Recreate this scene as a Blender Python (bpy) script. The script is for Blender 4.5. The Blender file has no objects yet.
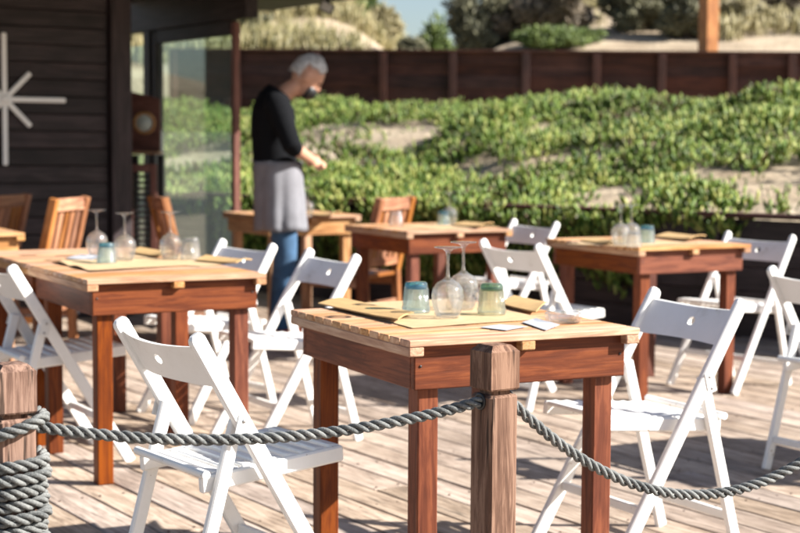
import bpy, bmesh, math, random
import numpy as np
from mathutils import Vector, Matrix, noise
R = math.radians
random.seed(7); rng = np.random.default_rng(7)
scene = bpy.context.scene
C = scene.collection

# ------------------------------------------------------------------ camera, sky, sun, exposure
F_PX, PITCH, CAM_H, ROLL = 1562.0, R(4.56), 1.24, R(.36)
cam = bpy.data.cameras.new('camera'); camo = bpy.data.objects.new('camera', cam); C.objects.link(camo)
camo.location = (0, 0, CAM_H); camo.rotation_euler = (Matrix.Rotation(R(90) - PITCH, 3, 'X') @ Matrix.Rotation(ROLL, 3, 'Z')).to_euler()
cam.sensor_width = 36; cam.lens = 36 * F_PX / 800; cam.clip_start = .05; cam.clip_end = 3000
cam.dof.use_dof = True; cam.dof.focus_distance = 3.4; cam.dof.aperture_fstop = 4.7; cam.dof.aperture_blades = 0
scene.camera = camo
SUN_AZ, SUN_EL = -6.0, 33.0            # azimuth counted from +x towards +y
sdir = Vector((math.cos(R(SUN_AZ)) * math.cos(R(SUN_EL)), math.sin(R(SUN_AZ)) * math.cos(R(SUN_EL)), math.sin(R(SUN_EL))))
w = bpy.data.worlds.new('World'); scene.world = w; w.use_nodes = True
nt = w.node_tree; bg = nt.nodes['Background']
sky = nt.nodes.new('ShaderNodeTexSky'); sky.sky_type = 'NISHITA'; sky.sun_disc = False
sky.sun_elevation = R(SUN_EL); sky.sun_rotation = math.atan2(sdir.x, sdir.y)
sky.air_density = .9; sky.dust_density = 1.3; sky.ozone_density = 1.0
nt.links.new(sky.outputs[0], bg.inputs[0]); bg.inputs[1].default_value = 0.05
sun = bpy.data.lights.new('sun', 'SUN'); sun.energy = 5.0; sun.angle = R(.5); sun.color = (1, .955, .885)
suno = bpy.data.objects.new('sun', sun); C.objects.link(suno)
suno.rotation_euler = (-sdir).to_track_quat('-Z', 'Y').to_euler()
vs = scene.view_settings; vs.view_transform = 'Standard'; vs.look = 'None'; vs.gamma = 1; vs.exposure = 1.62
scene.cycles.transparent_max_bounces = 24

# ------------------------------------------------------------------ helpers
def ray(px, py):
    X, Y = px - 400, py - 266.5
    X, Y = X * math.cos(ROLL) + Y * math.sin(ROLL), -X * math.sin(ROLL) + Y * math.cos(ROLL)
    dx, dy = X / F_PX, -Y / F_PX
    c, s = math.cos(PITCH), math.sin(PITCH)
    return Vector((dx, c + dy * s, -s + dy * c))
def at_z(px, py, z):
    d = ray(px, py); t = (z - CAM_H) / d.z
    return Vector((d.x * t, d.y * t, z))
def at_y(px, py, y):
    d = ray(px, py); t = y / d.y
    return Vector((d.x * t, y, CAM_H + d.z * t))

def nodes(name):
    m = bpy.data.materials.new(name); m.use_nodes = True
    n = m.node_tree; b = n.nodes['Principled BSDF']
    return m, n, b
def N(n, t, **k):
    x = n.nodes.new(t)
    for a, v in k.items():
        if a in ('operation', 'blend_type', 'data_type', 'noise_dimensions', 'feature', 'distance', 'musgrave_type'): setattr(x, a, v)
        else: x.inputs[a].default_value = v
    return x
def ramp(n, stops):
    r = n.nodes.new('ShaderNodeValToRGB'); e = r.color_ramp.elements
    while len(e) < len(stops): e.new(.5)
    for i, (p, c) in enumerate(stops):
        e[i].position = p; e[i].color = (*c, 1)
    return r
def L(n, a, b): n.links.new(a, b)

def wood(name, dark, mid, light, rough=.6, scale=1.0, bump=.3, var=.25, crack=0.0, spec=.35, coat=0.0, sx=1.6, stain=0.0, hue=.004):
    """timber with its grain along the local x axis of each piece"""
    m, n, b = nodes(name)
    tc = N(n, 'ShaderNodeTexCoord'); oi = N(n, 'ShaderNodeObjectInfo')
    off = N(n, 'ShaderNodeVectorMath', operation='SCALE'); off.inputs[0].default_value = (37, 53, 71); L(n, oi.outputs['Random'], off.inputs['Scale'])
    add = N(n, 'ShaderNodeVectorMath', operation='ADD'); L(n, tc.outputs['Object'], add.inputs[0]); L(n, off.outputs[0], add.inputs[1])
    mp = N(n, 'ShaderNodeMapping'); mp.inputs['Scale'].default_value = (sx * scale, 20 * scale, 20 * scale); L(n, add.outputs[0], mp.inputs[0])
    g = N(n, 'ShaderNodeTexNoise', Scale=1.6, Detail=7, Roughness=.62, Distortion=1.6); L(n, mp.outputs[0], g.inputs['Vector'])
    mp2 = N(n, 'ShaderNodeMapping'); mp2.inputs['Scale'].default_value = (3 * scale, 120 * scale, 120 * scale); L(n, add.outputs[0], mp2.inputs[0])
    g2 = N(n, 'ShaderNodeTexNoise', Scale=1.5, Detail=4, Roughness=.6); L(n, mp2.outputs[0], g2.inputs['Vector'])
    big = N(n, 'ShaderNodeTexNoise', Scale=3.5, Detail=4, Roughness=.6); L(n, add.outputs[0], big.inputs['Vector'])
    s1 = N(n, 'ShaderNodeMath', operation='MULTIPLY_ADD'); L(n, g2.outputs[0], s1.inputs[0]); s1.inputs[1].default_value = .35; L(n, g.outputs[0], s1.inputs[2])
    s2 = N(n, 'ShaderNodeMath', operation='MULTIPLY_ADD'); L(n, big.outputs[0], s2.inputs[0]); s2.inputs[1].default_value = .45; L(n, s1.outputs[0], s2.inputs[2])
    rm = ramp(n, [(.62, dark), (.86, mid), (1.12 / 1.12, light)]); 
    L(n, s2.outputs[0], rm.inputs[0])
    hv = N(n, 'ShaderNodeHueSaturation'); L(n, rm.outputs[0], hv.inputs['Color'])
    mr = N(n, 'ShaderNodeMapRange'); mr.inputs['To Min'].default_value = 1 - var; mr.inputs['To Max'].default_value = 1 + var
    L(n, oi.outputs['Random'], mr.inputs['Value']); L(n, mr.outputs[0], hv.inputs['Value'])
    r7 = N(n, 'ShaderNodeMath', operation='MULTIPLY'); L(n, oi.outputs['Random'], r7.inputs[0]); r7.inputs[1].default_value = 7.31
    r8 = N(n, 'ShaderNodeMath', operation='FRACT'); L(n, r7.outputs[0], r8.inputs[0])
    mh = N(n, 'ShaderNodeMapRange'); mh.inputs['To Min'].default_value = .5 - hue; mh.inputs['To Max'].default_value = .5 + hue; L(n, r8.outputs[0], mh.inputs['Value']); L(n, mh.outputs[0], hv.inputs['Hue'])
    ms = N(n, 'ShaderNodeMapRange'); ms.inputs['To Min'].default_value = .82; ms.inputs['To Max'].default_value = 1.12; L(n, r8.outputs[0], ms.inputs['Value']); L(n, ms.outputs[0], hv.inputs['Saturation'])
    col = hv.outputs[0]
    if stain:
        ge = N(n, 'ShaderNodeNewGeometry'); sn = N(n, 'ShaderNodeTexNoise', Scale=1.9, Detail=8, Roughness=.7); L(n, ge.outputs['Position'], sn.inputs['Vector'])
        sr = ramp(n, [(.36, (.52, .47, .44)), (.50, (1, 1, 1))]); L(n, sn.outputs[0], sr.inputs[0])
        sm_ = N(n, 'ShaderNodeMix', data_type='RGBA', blend_type='MULTIPLY'); sm_.inputs[0].default_value = stain
        L(n, col, sm_.inputs[6]); L(n, sr.outputs[0], sm_.inputs[7]); col = sm_.outputs[2]
    if crack:
        mp3 = N(n, 'ShaderNodeMapping'); mp3.inputs['Scale'].default_value = (4, 60, 60); L(n, add.outputs[0], mp3.inputs[0])
        cr = N(n, 'ShaderNodeTexNoise', Scale=1.2, Detail=3, Roughness=.5); L(n, mp3.outputs[0], cr.inputs['Vector'])
        crm = ramp(n, [(.33, (0, 0, 0)), (.38, (1, 1, 1))]); L(n, cr.outputs[0], crm.inputs[0])
        mx = N(n, 'ShaderNodeMix', data_type='RGBA', blend_type='MULTIPLY'); mx.inputs[0].default_value = crack
        L(n, col, mx.inputs[6]); L(n, crm.outputs[0], mx.inputs[7]); col = mx.outputs[2]
    L(n, col, b.inputs['Base Color'])
    b.inputs['Roughness'].default_value = rough; b.inputs['Specular IOR Level'].default_value = spec
    b.inputs['Coat Weight'].default_value = coat; b.inputs['Coat Roughness'].default_value = .25
    bp = N(n, 'ShaderNodeBump', Strength=bump, Distance=.004); L(n, s1.outputs[0], bp.inputs['Height']); L(n, bp.outputs[0], b.inputs['Normal'])
    return m
def plain(name, col, rough=.5, metal=0.0, var=.06, nscale=9, bump=.05, spec=.5, sheen=0.0):
    m, n, b = nodes(name)
    tc = N(n, 'ShaderNodeTexCoord')
    t = N(n, 'ShaderNodeTexNoise', Scale=nscale, Detail=6, Roughness=.65); L(n, tc.outputs['Object'], t.inputs['Vector'])
    r = ramp(n, [(.3, tuple(c * (1 - var) for c in col)), (.7, tuple(min(1, c * (1 + var)) for c in col))]); L(n, t.outputs[0], r.inputs[0])
    L(n, r.outputs[0], b.inputs['Base Color'])
    b.inputs['Roughness'].default_value = rough; b.inputs['Metallic'].default_value = metal; b.inputs['Specular IOR Level'].default_value = spec
    b.inputs['Sheen Weight'].default_value = sheen
    bp = N(n, 'ShaderNodeBump', Strength=bump, Distance=.002); L(n, t.outputs[0], bp.inputs['Height']); L(n, bp.outputs[0], b.inputs['Normal'])
    return m
def glass(name, tint=(1, 1, 1), refl=1.0, ior=1.45, rough=.0, haze=0.0, refr=0.0):
    """thin-walled clear glass: tinted straight-through light plus Fresnel reflection"""
    m, n, b = nodes(name); n.nodes.remove(b)
    out = n.nodes['Material Output']
    tr = N(n, 'ShaderNodeBsdfTransparent'); tr.inputs[0].default_value = (*tint, 1)
    body = tr.outputs[0]
    if refr:
        rf_ = N(n, 'ShaderNodeBsdfRefraction', IOR=ior); rf_.inputs[0].default_value = (*tint, 1); rf_.inputs['Roughness'].default_value = .02
        bm_ = N(n, 'ShaderNodeMixShader'); bm_.inputs[0].default_value = refr; L(n, tr.outputs[0], bm_.inputs[1]); L(n, rf_.outputs[0], bm_.inputs[2]); body = bm_.outputs[0]
    gl = N(n, 'ShaderNodeBsdfGlossy'); gl.inputs['Roughness'].default_value = rough; gl.inputs[0].default_value = (1, 1, 1, 1)
    # Schlick reflectance, the same from both sides of the thin wall
    lw_ = N(n, 'ShaderNodeLayerWeight'); pw = N(n, 'ShaderNodeMath', operation='POWER'); L(n, lw_.outputs['Facing'], pw.inputs[0]); pw.inputs[1].default_value = 5
    r0 = ((ior - 1) / (ior + 1)) ** 2
    fr = N(n, 'ShaderNodeMath', operation='MULTIPLY_ADD'); L(n, pw.outputs[0], fr.inputs[0]); fr.inputs[1].default_value = 1 - r0; fr.inputs[2].default_value = r0
    mu = N(n, 'ShaderNodeMath', operation='MULTIPLY'); L(n, fr.outputs[0], mu.inputs[0]); mu.inputs[1].default_value = refl; mu.use_clamp = True
    mx = N(n, 'ShaderNodeMixShader'); L(n, mu.outputs[0], mx.inputs[0]); L(n, body, mx.inputs[1]); L(n, gl.outputs[0], mx.inputs[2])
    res = mx.outputs[0]
    if haze:
        df = N(n, 'ShaderNodeBsdfTranslucent'); df.inputs[0].default_value = (.93, .95, .95, 1)
        d2 = N(n, 'ShaderNodeBsdfDiffuse'); d2.inputs[0].default_value = (.93, .95, .95, 1)
        a = N(n, 'ShaderNodeMixShader'); a.inputs[0].default_value = .5; L(n, df.outputs[0], a.inputs[1]); L(n, d2.outputs[0], a.inputs[2])
        m2 = N(n, 'ShaderNodeMixShader'); m2.inputs[0].default_value = haze; L(n, res, m2.inputs[1]); L(n, a.outputs[0], m2.inputs[2]); res = m2.outputs[0]
    L(n, res, out.inputs[0])
    return m

M = {}
M['table_red'] = wood('table_timber', (.055, .0118, .0046), (.114, .0265, .0090), (.180, .047, .0150), rough=.5, sx=1.8, var=.2, spec=.22)
M['table_top'] = wood('table_top_timber', (.20, .080, .034), (.375, .183, .083), (.49, .292, .158), rough=.6, var=.16)
M['pale_timber'] = wood('pale_timber', (.22, .095, .04), (.38, .19, .085), (.50, .29, .145), rough=.55, var=.12)
M['teak'] = wood('teak', (.11, .036, .012), (.23, .085, .030), (.36, .16, .065), rough=.5, var=.15)
M['deck'] = wood('deck_timber', (.12, .085, .066), (.295, .225, .173), (.405, .322, .257), rough=.75, scale=1.0, bump=.5, var=.17, crack=.55, spec=.25, sx=2.2, stain=.5, hue=.005)
M['post'] = wood('weathered_post', (.046, .023, .016), (.128, .070, .049), (.225, .136, .098), rough=.8, scale=1.3, bump=.6, var=.05, crack=.75, spec=.2)
M['dark_wood'] = wood('dark_cladding', (.009, .0065, .0075), (.020, .0135, .0145), (.040, .027, .029), rough=.6, scale=.6, var=.3)
M['fence_wood'] = wood('fence_timber', (.020, .006, .004), (.045, .0135, .009), (.078, .026, .017), rough=.7, scale=.5, var=.3)
M['red_frame'] = wood('red_frame', (.06, .018, .012), (.11, .035, .022), (.17, .06, .04), rough=.5, var=.1)
def worn_white():
    m, n, b = nodes('worn_white_paint')
    tc = N(n, 'ShaderNodeTexCoord'); oi = N(n, 'ShaderNodeObjectInfo'); off = N(n, 'ShaderNodeVectorMath', operation='SCALE'); off.inputs[0].default_value = (31, 17, 23); L(n, oi.outputs['Random'], off.inputs['Scale'])
    add = N(n, 'ShaderNodeVectorMath', operation='ADD'); L(n, tc.outputs['Object'], add.inputs[0]); L(n, off.outputs[0], add.inputs[1])
    g = N(n, 'ShaderNodeTexNoise', Scale=7, Detail=8, Roughness=.7); L(n, add.outputs[0], g.inputs['Vector'])
    r = ramp(n, [(.30, (.66, .64, .60)), (.42, (.78, .77, .745)), (.62, (.82, .81, .79))]); L(n, g.outputs[0], r.inputs[0])
    c = N(n, 'ShaderNodeTexNoise', Scale=55, Detail=3, Roughness=.6); L(n, add.outputs[0], c.inputs['Vector'])
    mul = N(n, 'ShaderNodeMath', operation='MULTIPLY'); L(n, c.outputs[0], mul.inputs[0]); L(n, g.outputs[0], mul.inputs[1])
    cr = ramp(n, [(.118, (1, 1, 1)), (.13, (0, 0, 0))]); L(n, mul.outputs[0], cr.inputs[0])
    mx = N(n, 'ShaderNodeMix', data_type='RGBA'); L(n, cr.outputs[0], mx.inputs[0]); L(n, r.outputs[0], mx.inputs[6]); mx.inputs[7].default_value = (.30, .22, .15, 1)
    L(n, mx.outputs[2], b.inputs['Base Color']); b.inputs['Roughness'].default_value = .42
    w2 = N(n, 'ShaderNodeMapping'); w2.inputs['Scale'].default_value = (8, 90, 90); L(n, add.outputs[0], w2.inputs[0])
    gr_ = N(n, 'ShaderNodeTexNoise', Scale=1, Detail=4); L(n, w2.outputs[0], gr_.inputs['Vector'])
    bp = N(n, 'ShaderNodeBump', Strength=.12, Distance=.002); L(n, gr_.outputs[0], bp.inputs['Height']); L(n, bp.outputs[0], b.inputs['Normal'])
    return m
M['white_paint'] = worn_white()
M['white_metal'] = plain('white_plate', (.72, .72, .70), rough=.35, var=.05, nscale=30)
M['sign_white'] = plain('sign_white', (.88, .88, .87), rough=.4)
M['steel'] = plain('steel', (.45, .45, .45), rough=.35, metal=1.0)
M['black'] = plain('black_plastic', (.012, .012, .013), rough=.45)
M['kraft'] = plain('kraft_paper', (.44, .31, .17), rough=.75, var=.12, nscale=22, bump=.25)
M['kraft_dark'] = plain('kraft_bag', (.39, .25, .105), rough=.7, var=.15, nscale=22, bump=.25)
M['paper'] = plain('white_paper', (.38, .39, .42), rough=.6, var=.03)
M['rope'] = None
M['clear'] = glass('clear_glass', (.985, .99, .99), refl=1.5, haze=.028, rough=.04, refr=.2)
M['blue_glass'] = glass('blue_glass', (.88, .96, .98), refl=1.5, haze=.03, rough=.05, refr=.32)
M['blue_deep'] = glass('blue_deep_glass', (.36, .79, .93), refl=1.3, haze=.05, rough=.05, refr=.4)
M['green_glass'] = glass('green_glass', (.95, .975, .91), refl=1.5, haze=.03, rough=.05, refr=.32)
M['green_deep'] = glass('green_deep_glass', (.48, .74, .54), refl=1.3, haze=.05, rough=.05, refr=.4)
M['door_glass'] = glass('door_glass', (.82, .92, .89), refl=1.1, haze=.028)
M['sand'] = None
def rope_mat():
    m, n, b = nodes('rope_fibre')
    tc = N(n, 'ShaderNodeTexCoord')
    t = N(n, 'ShaderNodeTexNoise', Scale=300, Detail=3); L(n, tc.outputs['Object'], t.inputs['Vector'])
    t2 = N(n, 'ShaderNodeTexNoise', Scale=18, Detail=4); L(n, tc.outputs['Object'], t2.inputs['Vector'])
    a = N(n, 'ShaderNodeMath', operation='ADD'); L(n, t.outputs[0], a.inputs[0]); L(n, t2.outputs[0], a.inputs[1])
    r = ramp(n, [(.35, (.062, .066, .067)), (.62, (.195, .20, .195))]); 
    h = N(n, 'ShaderNodeMath', operation='MULTIPLY'); L(n, a.outputs[0], h.inputs[0]); h.inputs[1].default_value = .5
    L(n, h.outputs[0], r.inputs[0]); L(n, r.outputs[0], b.inputs['Base Color']); b.inputs['Roughness'].default_value = .85; b.inputs['Specular IOR Level'].default_value = .2
    bp = N(n, 'ShaderNodeBump', Strength=.6, Distance=.002); L(n, t.outputs[0], bp.inputs['Height']); L(n, bp.outputs[0], b.inputs['Normal'])
    return m
M['rope'] = rope_mat()
def sand_mat():
    m, n, b = nodes('dune_sand')
    g = N(n, 'ShaderNodeNewGeometry')
    t = N(n, 'ShaderNodeTexNoise', Scale=1.3, Detail=8, Roughness=.65); L(n, g.outputs['Position'], t.inputs['Vector'])
    r = ramp(n, [(.3, (.22, .17, .115)), (.5, (.35, .28, .20)), (.7, (.46, .38, .28))]); L(n, t.outputs[0], r.inputs[0])
    L(n, r.outputs[0], b.inputs['Base Color']); b.inputs['Roughness'].default_value = .9; b.inputs['Specular IOR Level'].default_value = .15
    t2 = N(n, 'ShaderNodeTexNoise', Scale=14, Detail=6); L(n, g.outputs['Position'], t2.inputs['Vector'])
    bp = N(n, 'ShaderNodeBump', Strength=.6, Distance=.05); L(n, t2.outputs[0], bp.inputs['Height']); L(n, bp.outputs[0], b.inputs['Normal'])
    return m
M['sand'] = sand_mat()
def leaf_mat(name, cols, trans=.25, rough=.45, scale=1.2):
    m, n, b = nodes(name)
    g = N(n, 'ShaderNodeNewGeometry')
    t = N(n, 'ShaderNodeTexNoise', Scale=scale, Detail=4, Roughness=.7); L(n, g.outputs['Position'], t.inputs['Vector'])
    ad = N(n, 'ShaderNodeMath', operation='MULTIPLY_ADD'); L(n, g.outputs['Random Per Island'], ad.inputs[0]); ad.inputs[1].default_value = .45; L(n, t.outputs[0], ad.inputs[2])
    sb = N(n, 'ShaderNodeMath', operation='SUBTRACT'); L(n, ad.outputs[0], sb.inputs[0]); sb.inputs[1].default_value = .22
    k = len(cols); r = ramp(n, [(.25 + .5 * i / (k - 1), c) for i, c in enumerate(cols)]); L(n, sb.outputs[0], r.inputs[0])
    L(n, r.outputs[0], b.inputs['Base Color']); b.inputs['Roughness'].default_value = rough; b.inputs['Specular IOR Level'].default_value = .3
    if trans:
        out = n.nodes['Material Output']; tl = N(n, 'ShaderNodeBsdfTranslucent'); L(n, r.outputs[0], tl.inputs[0])
        mx = N(n, 'ShaderNodeMixShader'); mx.inputs[0].default_value = trans; L(n, b.outputs[0], mx.inputs[1]); L(n, tl.outputs[0], mx.inputs[2]); L(n, mx.outputs[0], out.inputs[0])
    return m

# --- meshes
def link(name, me, mat=None, parent=None, mw=None):
    if mat and not me.materials: me.materials.append(M[mat] if isinstance(mat, str) else mat)
    o = bpy.data.objects.new(name, me); C.objects.link(o)
    if parent: o.parent = parent
    if mw is not None: o.matrix_local = mw
    return o
def tag(o, label=None, cat=None, group=None, kind=None):
    if label: o['label'] = label
    if cat: o['category'] = cat
    if group: o['group'] = group
    if kind: o['kind'] = kind
    return o
def empty(name, loc=(0, 0, 0), rz=0, parent=None):
    o = bpy.data.objects.new(name, None); C.objects.link(o); o.location = loc; o.rotation_euler = (0, 0, rz); o.empty_display_size = .1
    if parent: o.parent = parent
    return o
_cb = {}
def cbox(dx, dy, dz, ch=.002, key=''):
    """box with chamfered edges, centred, shared between alike pieces"""
    k = (round(dx, 4), round(dy, 4), round(dz, 4), round(ch, 4), key)
    if k in _cb: return _cb[k]
    bm = bmesh.new(); hx, hy, hz = dx / 2, dy / 2, dz / 2; ch = min(ch, hx * .9, hy * .9, hz * .9)
    for sx in (-1, 1):
        for sy in (-1, 1):
            for sz in (-1, 1):
                bm.verts.new((sx * hx, sy * (hy - ch), sz * (hz - ch))); bm.verts.new((sx * (hx - ch), sy * hy, sz * (hz - ch))); bm.verts.new((sx * (hx - ch), sy * (hy - ch), sz * hz))
    bmesh.ops.convex_hull(bm, input=bm.verts)
    bmesh.ops.dissolve_limit(bm, angle_limit=.01, verts=bm.verts, edges=bm.edges)
    me = bpy.data.meshes.new('piece'); bm.to_mesh(me); bm.free(); _cb[k] = me
    return me
def frame(p, q, up=(0, 0, 1)):
    """matrix with local x from p to q, local z as near `up` as can be, origin in the middle"""
    p, q = Vector(p), Vector(q); x = (q - p).normalized(); up = Vector(up)
    y = up.cross(x)
    if y.length < 1e-5: y = Vector((0, 1, 0)).cross(x) if abs(x.y) < .9 else Vector((1, 0, 0)).cross(x)
    y.normalize(); z = x.cross(y)
    m = Matrix((x, y, z)).transposed().to_4x4(); m.translation = (p + q) / 2
    return m
def bar(name, p, q, wy, hz, mat, parent, up=(0, 0, 1), ch=.003):
    """straight timber from p to q, wy wide and hz high"""
    ln = round((Vector(q) - Vector(p)).length, 4)
    me = cbox(ln, wy, hz, ch, str(mat))
    return link(name, me, mat, parent, frame(p, q, up))
def mesh_from(name, vs_, fs, smooth=False):
    me = bpy.data.meshes.new(name); me.from_pydata([tuple(v) for v in vs_], [], fs); me.update()
    if smooth: me.polygons.foreach_set('use_smooth', [True] * len(me.polygons))
    return me
def lathe(profile, seg=40, flute=None):
    vs_, fs = [], []
    for (r, z, *fl) in profile:
        for i in range(seg):
            a = 2 * math.pi * i / seg
            rr = r * (1 + (fl[0] * math.cos(a * flute) if fl and flute else 0))
            vs_.append((rr * math.cos(a), rr * math.sin(a), z))
    k = len(profile)
    for j in range(k - 1):
        for i in range(seg):
            a, b = j * seg + i, j * seg + (i + 1) % seg
            fs.append((a, b, b + seg, a + seg))
    if profile[0][0] > 1e-4: fs.append(tuple(reversed(range(seg))))
    if profile[-1][0] > 1e-4: fs.append(tuple(range((k - 1) * seg, k * seg)))
    return mesh_from('turned', vs_, fs, True)
def tube(path, rad, seg=8, cap=True):
    """round tube along points; rad may be a list"""
    P = [Vector(p) for p in path]; k = len(P); rs = rad if hasattr(rad, '__len__') else [rad] * k
    vs_, fs = [], []; n0 = None
    for i in range(k):
        t = (P[min(i + 1, k - 1)] - P[max(i - 1, 0)]).normalized()
        if n0 is None:
            n0 = Vector((0, 0, 1)).cross(t)
            if n0.length < 1e-4: n0 = Vector((1, 0, 0))
        n0 = (n0 - t * n0.dot(t)).normalized(); bn = t.cross(n0)
        for j in range(seg):
            a = 2 * math.pi * j / seg
            vs_.append(P[i] + (n0 * math.cos(a) + bn * math.sin(a)) * rs[i])
    for i in range(k - 1):
        for j in range(seg):
            a, b = i * seg + j, i * seg + (j + 1) % seg
            fs.append((a, b, b + seg, a + seg))
    if cap: fs.append(tuple(reversed(range(seg)))); fs.append(tuple(range((k - 1) * seg, k * seg)))
    return vs_, fs
def joined(parts):
    V, Fc = [], []
    for v, f in parts:
        o = len(V); V += list(v); Fc += [tuple(i + o for i in q) for q in f]
    return V, Fc
def copy_tree(o, parent=None):
    c = o.copy(); C.objects.link(c); c.parent = parent
    for ch in o.children: copy_tree(ch, c)
    return c

# ------------------------------------------------------------------ setting: ground, deck
GRID = R(-57)                                         # the planks run this way
pd = Vector((math.cos(GRID), math.sin(GRID), 0)); pn = Vector((-math.sin(GRID), math.cos(GRID), 0))
WA = Vector((1.16, 10.9, 0)); wd = Vector((math.cos(R(-40)), math.sin(R(-40)), 0)); wn = Vector((-wd.y, wd.x, 0))   # retaining wall line
gr = link('ground', mesh_from('ground', [(-900, -900, -.32), (900, -900, -.32), (900, 900, -.32), (-900, 900, -.32)], [(0, 1, 2, 3)]), 'sand'); tag(gr, kind='structure')
deck = empty('deck'); tag(deck, kind='structure')
PW = .150
screws = []; cnt = 0
M['rust'] = plain('rusty_steel', (.09, .05, .035), rough=.6, metal=.3)
for k in range(-30, 78):
    c = k * PW                                         # offset along pn
    # plank line: pn*c + pd*t ; keep what is in front of the wall and inside the visible floor
    den = pd.dot(wn); tw = (WA - pn * c).dot(wn) / den   # where the plank meets the wall line
    lo, hi = -14.5, 1.0
    if den < 0: lo = max(lo, tw - .12)
    else: hi = min(hi, tw + .12)
    t = lo
    first = True
    while t < hi:
        ln = (random.uniform(1.2, 4.2) if first else 4.2); first = False
        e = min(hi, t + ln)
        a, b = pn * c + pd * t, pn * c + pd * e
        # skip boards that lie wholly outside what the picture can show
        keep = False
        for s in np.linspace(0, 1, 9):
            q = a.lerp(b, s)
            if q.y > 3.2 and abs(q.x) < .34 * q.y + 1.0: keep = True
        if keep and e - t > .15:
            zj = random.uniform(-.0015, .0015)
            bar('plank', a + Vector((0, 0, -.015 + zj)) + pd * .003, b + Vector((0, 0, -.015 + zj)) - pd * .003, PW - .0085, .03, 'deck', deck, ch=.003); cnt += 1
            js = [x_ for x_ in np.arange(-15, 2, .62) if t + .1 < x_ < e - .1] + [t + .03, e - .03]
            for jx in js:
                for so in (-.045, .045):
                    q = pn * (c + so + random.uniform(-.006, .006)) + pd * (jx + random.uniform(-.006, .006))
                    if 4 < q.y < 9 and abs(q.x) < .3 * q.y: screws.append((q.x, q.y))
        t = e
SV, SF = [], []
for (sx_, sy_) in screws:
    o_ = len(SV)
    for i in range(6): SV.append((sx_ + .0042 * math.cos(i * 1.0472), sy_ + .0042 * math.sin(i * 1.0472), .0022))
    for i in range(6): SV.append((sx_ + .0042 * math.cos(i * 1.0472), sy_ + .0042 * math.sin(i * 1.0472), -.004))
    SF.append(tuple(range(o_, o_ + 6)))
    for i in range(6): SF.append((o_ + i, o_ + 6 + i, o_ + 6 + (i + 1) % 6, o_ + (i + 1) % 6))
sc_ = link('screw_heads', mesh_from('screw_heads', SV, SF), 'rust', deck); sc_['kind'] = 'stuff'
ub = link('deck_joist_bed', mesh_from('bed', [(-7, 2, -.1), (8, 2, -.1), (8, 9, -.1), (-5, 16, -.1)], [(0, 1, 2, 3)]), 'dark_wood', deck)
print('planks', cnt)

# ------------------------------------------------------------------ retaining wall, bank, fence, dunes
def nz(x, y, s, seed=0): return noise.noise(Vector((x * s + seed * 17.3, y * s - seed * 9.1, seed * 3.7)))
def bank_z(x, y):
    d = (Vector((x, y, 0)) - WA).dot(wn); t = (Vector((x, y, 0)) - WA).dot(wd)
    d = max(d, 0)
    crest = .86 if t < .5 else max(.50, .86 - (t - .5) * .11)
    k = min(1, d / 5.2); h = crest * (k * k * (3 - 2 * k)) * .55 + crest * k * .45
    z = .70 + h + .13 * nz(x, y, .55, 1) * min(1, d) + .06 * nz(x, y, 1.6, 2) * min(1, d)
    if d > 6: z -= min(.35, (d - 6) * .1)
    return z
def march(px, py, fn, y0=8, y1=60):
    d = ray(px, py); y = y0
    while y < y1:
        p = Vector((d.x * y / d.y, y, CAM_H + d.z * y / d.y))
        if p.z <= fn(p.x, p.y): return p
        y += .05
    return None
def in_bank(x, y): return (Vector((x, y, 0)) - WA).dot(wn) > .02
# sheet of the bank in wall coordinates
nt_, nd_ = 150, 60
ts = np.linspace(-14, 9, nt_); ds = np.concatenate([np.linspace(0.03, 7, 46), np.linspace(7.3, 14, 14)])
V = []; Fq = []
for d in ds:
    for t in ts:
        p = WA + wd * t + wn * d; V.append((p.x, p.y, bank_z(p.x, p.y)))
for i in range(nd_ - 1):
    for j in range(nt_ - 1):
        a = i * nt_ + j; Fq.append((a, a + 1, a + nt_ + 1, a + nt_))
bank = link('bank', mesh_from('bank', V, Fq, True), 'sand'); tag(bank, kind='structure')

rw = empty('retaining_wall', WA, R(-40)); tag(rw, 'low dark plank retaining wall holding back the planted bank', 'wall')
for i in range(5):
    x0 = -13.0
    jj = random.uniform(1.4, 2.6)
    while x0 < 8:
        x1 = min(8, x0 + jj); jj = 2.6
        bar('plank', (x0 + .003, -.0 + random.uniform(-.004, .004), .075 + i * .152), (x1 - .003, random.uniform(-.004, .004), .075 + i * .152), .035, .147, 'dark_wood', rw, up=(0, 0, 1))
        x0 = x1
for i in range(13):
    bar('post', (-11.6 + i * 1.6, -.06, -.05), (-11.6 + i * 1.6, -.06, .74), .08, .08, 'dark_wood', rw, up=(0, 1, 0))
for i in range(8):
    bar('cap_board', (-12 + i * 2.5, -.01, .785), (-12 + i * 2.5 + 2.49, -.01, .785), .17, .03, 'fence_wood', rw)

# fence
FY = 22.0
fz = 1.25 + 89 * FY / F_PX
fence = empty('timber_fence', (0, FY, 0), R(-1.0)); tag(fence, 'long dark brown plank fence running along the top of the planted bank', 'fence')
posts = [(-3.2 + i * .97 + random.uniform(-.1, .1)) for i in range(11)]
for i in range(len(posts)):
    x = posts[i]
    bar('post', (x, -.05, 1.0), (x, -.05, fz - .02), .10, .08, 'fence_wood', fence, up=(0, 1, 0))
    x1 = posts[i + 1] if i + 1 < len(posts) else x + 1
    for r in range(8):
        zc = fz - .09 - r * .166
        bar('plank', (x + .001, .02 + .014 * (r % 2), zc), (x1 - .001, .02 + .014 * (r % 2), zc), .025, .176, 'fence_wood', fence)
bar('top_rail', (posts[0] - .05, -.01, fz + .005), (posts[-1] + 1, -.01, fz + .005), .13, .03, 'fence_wood', fence)
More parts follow.
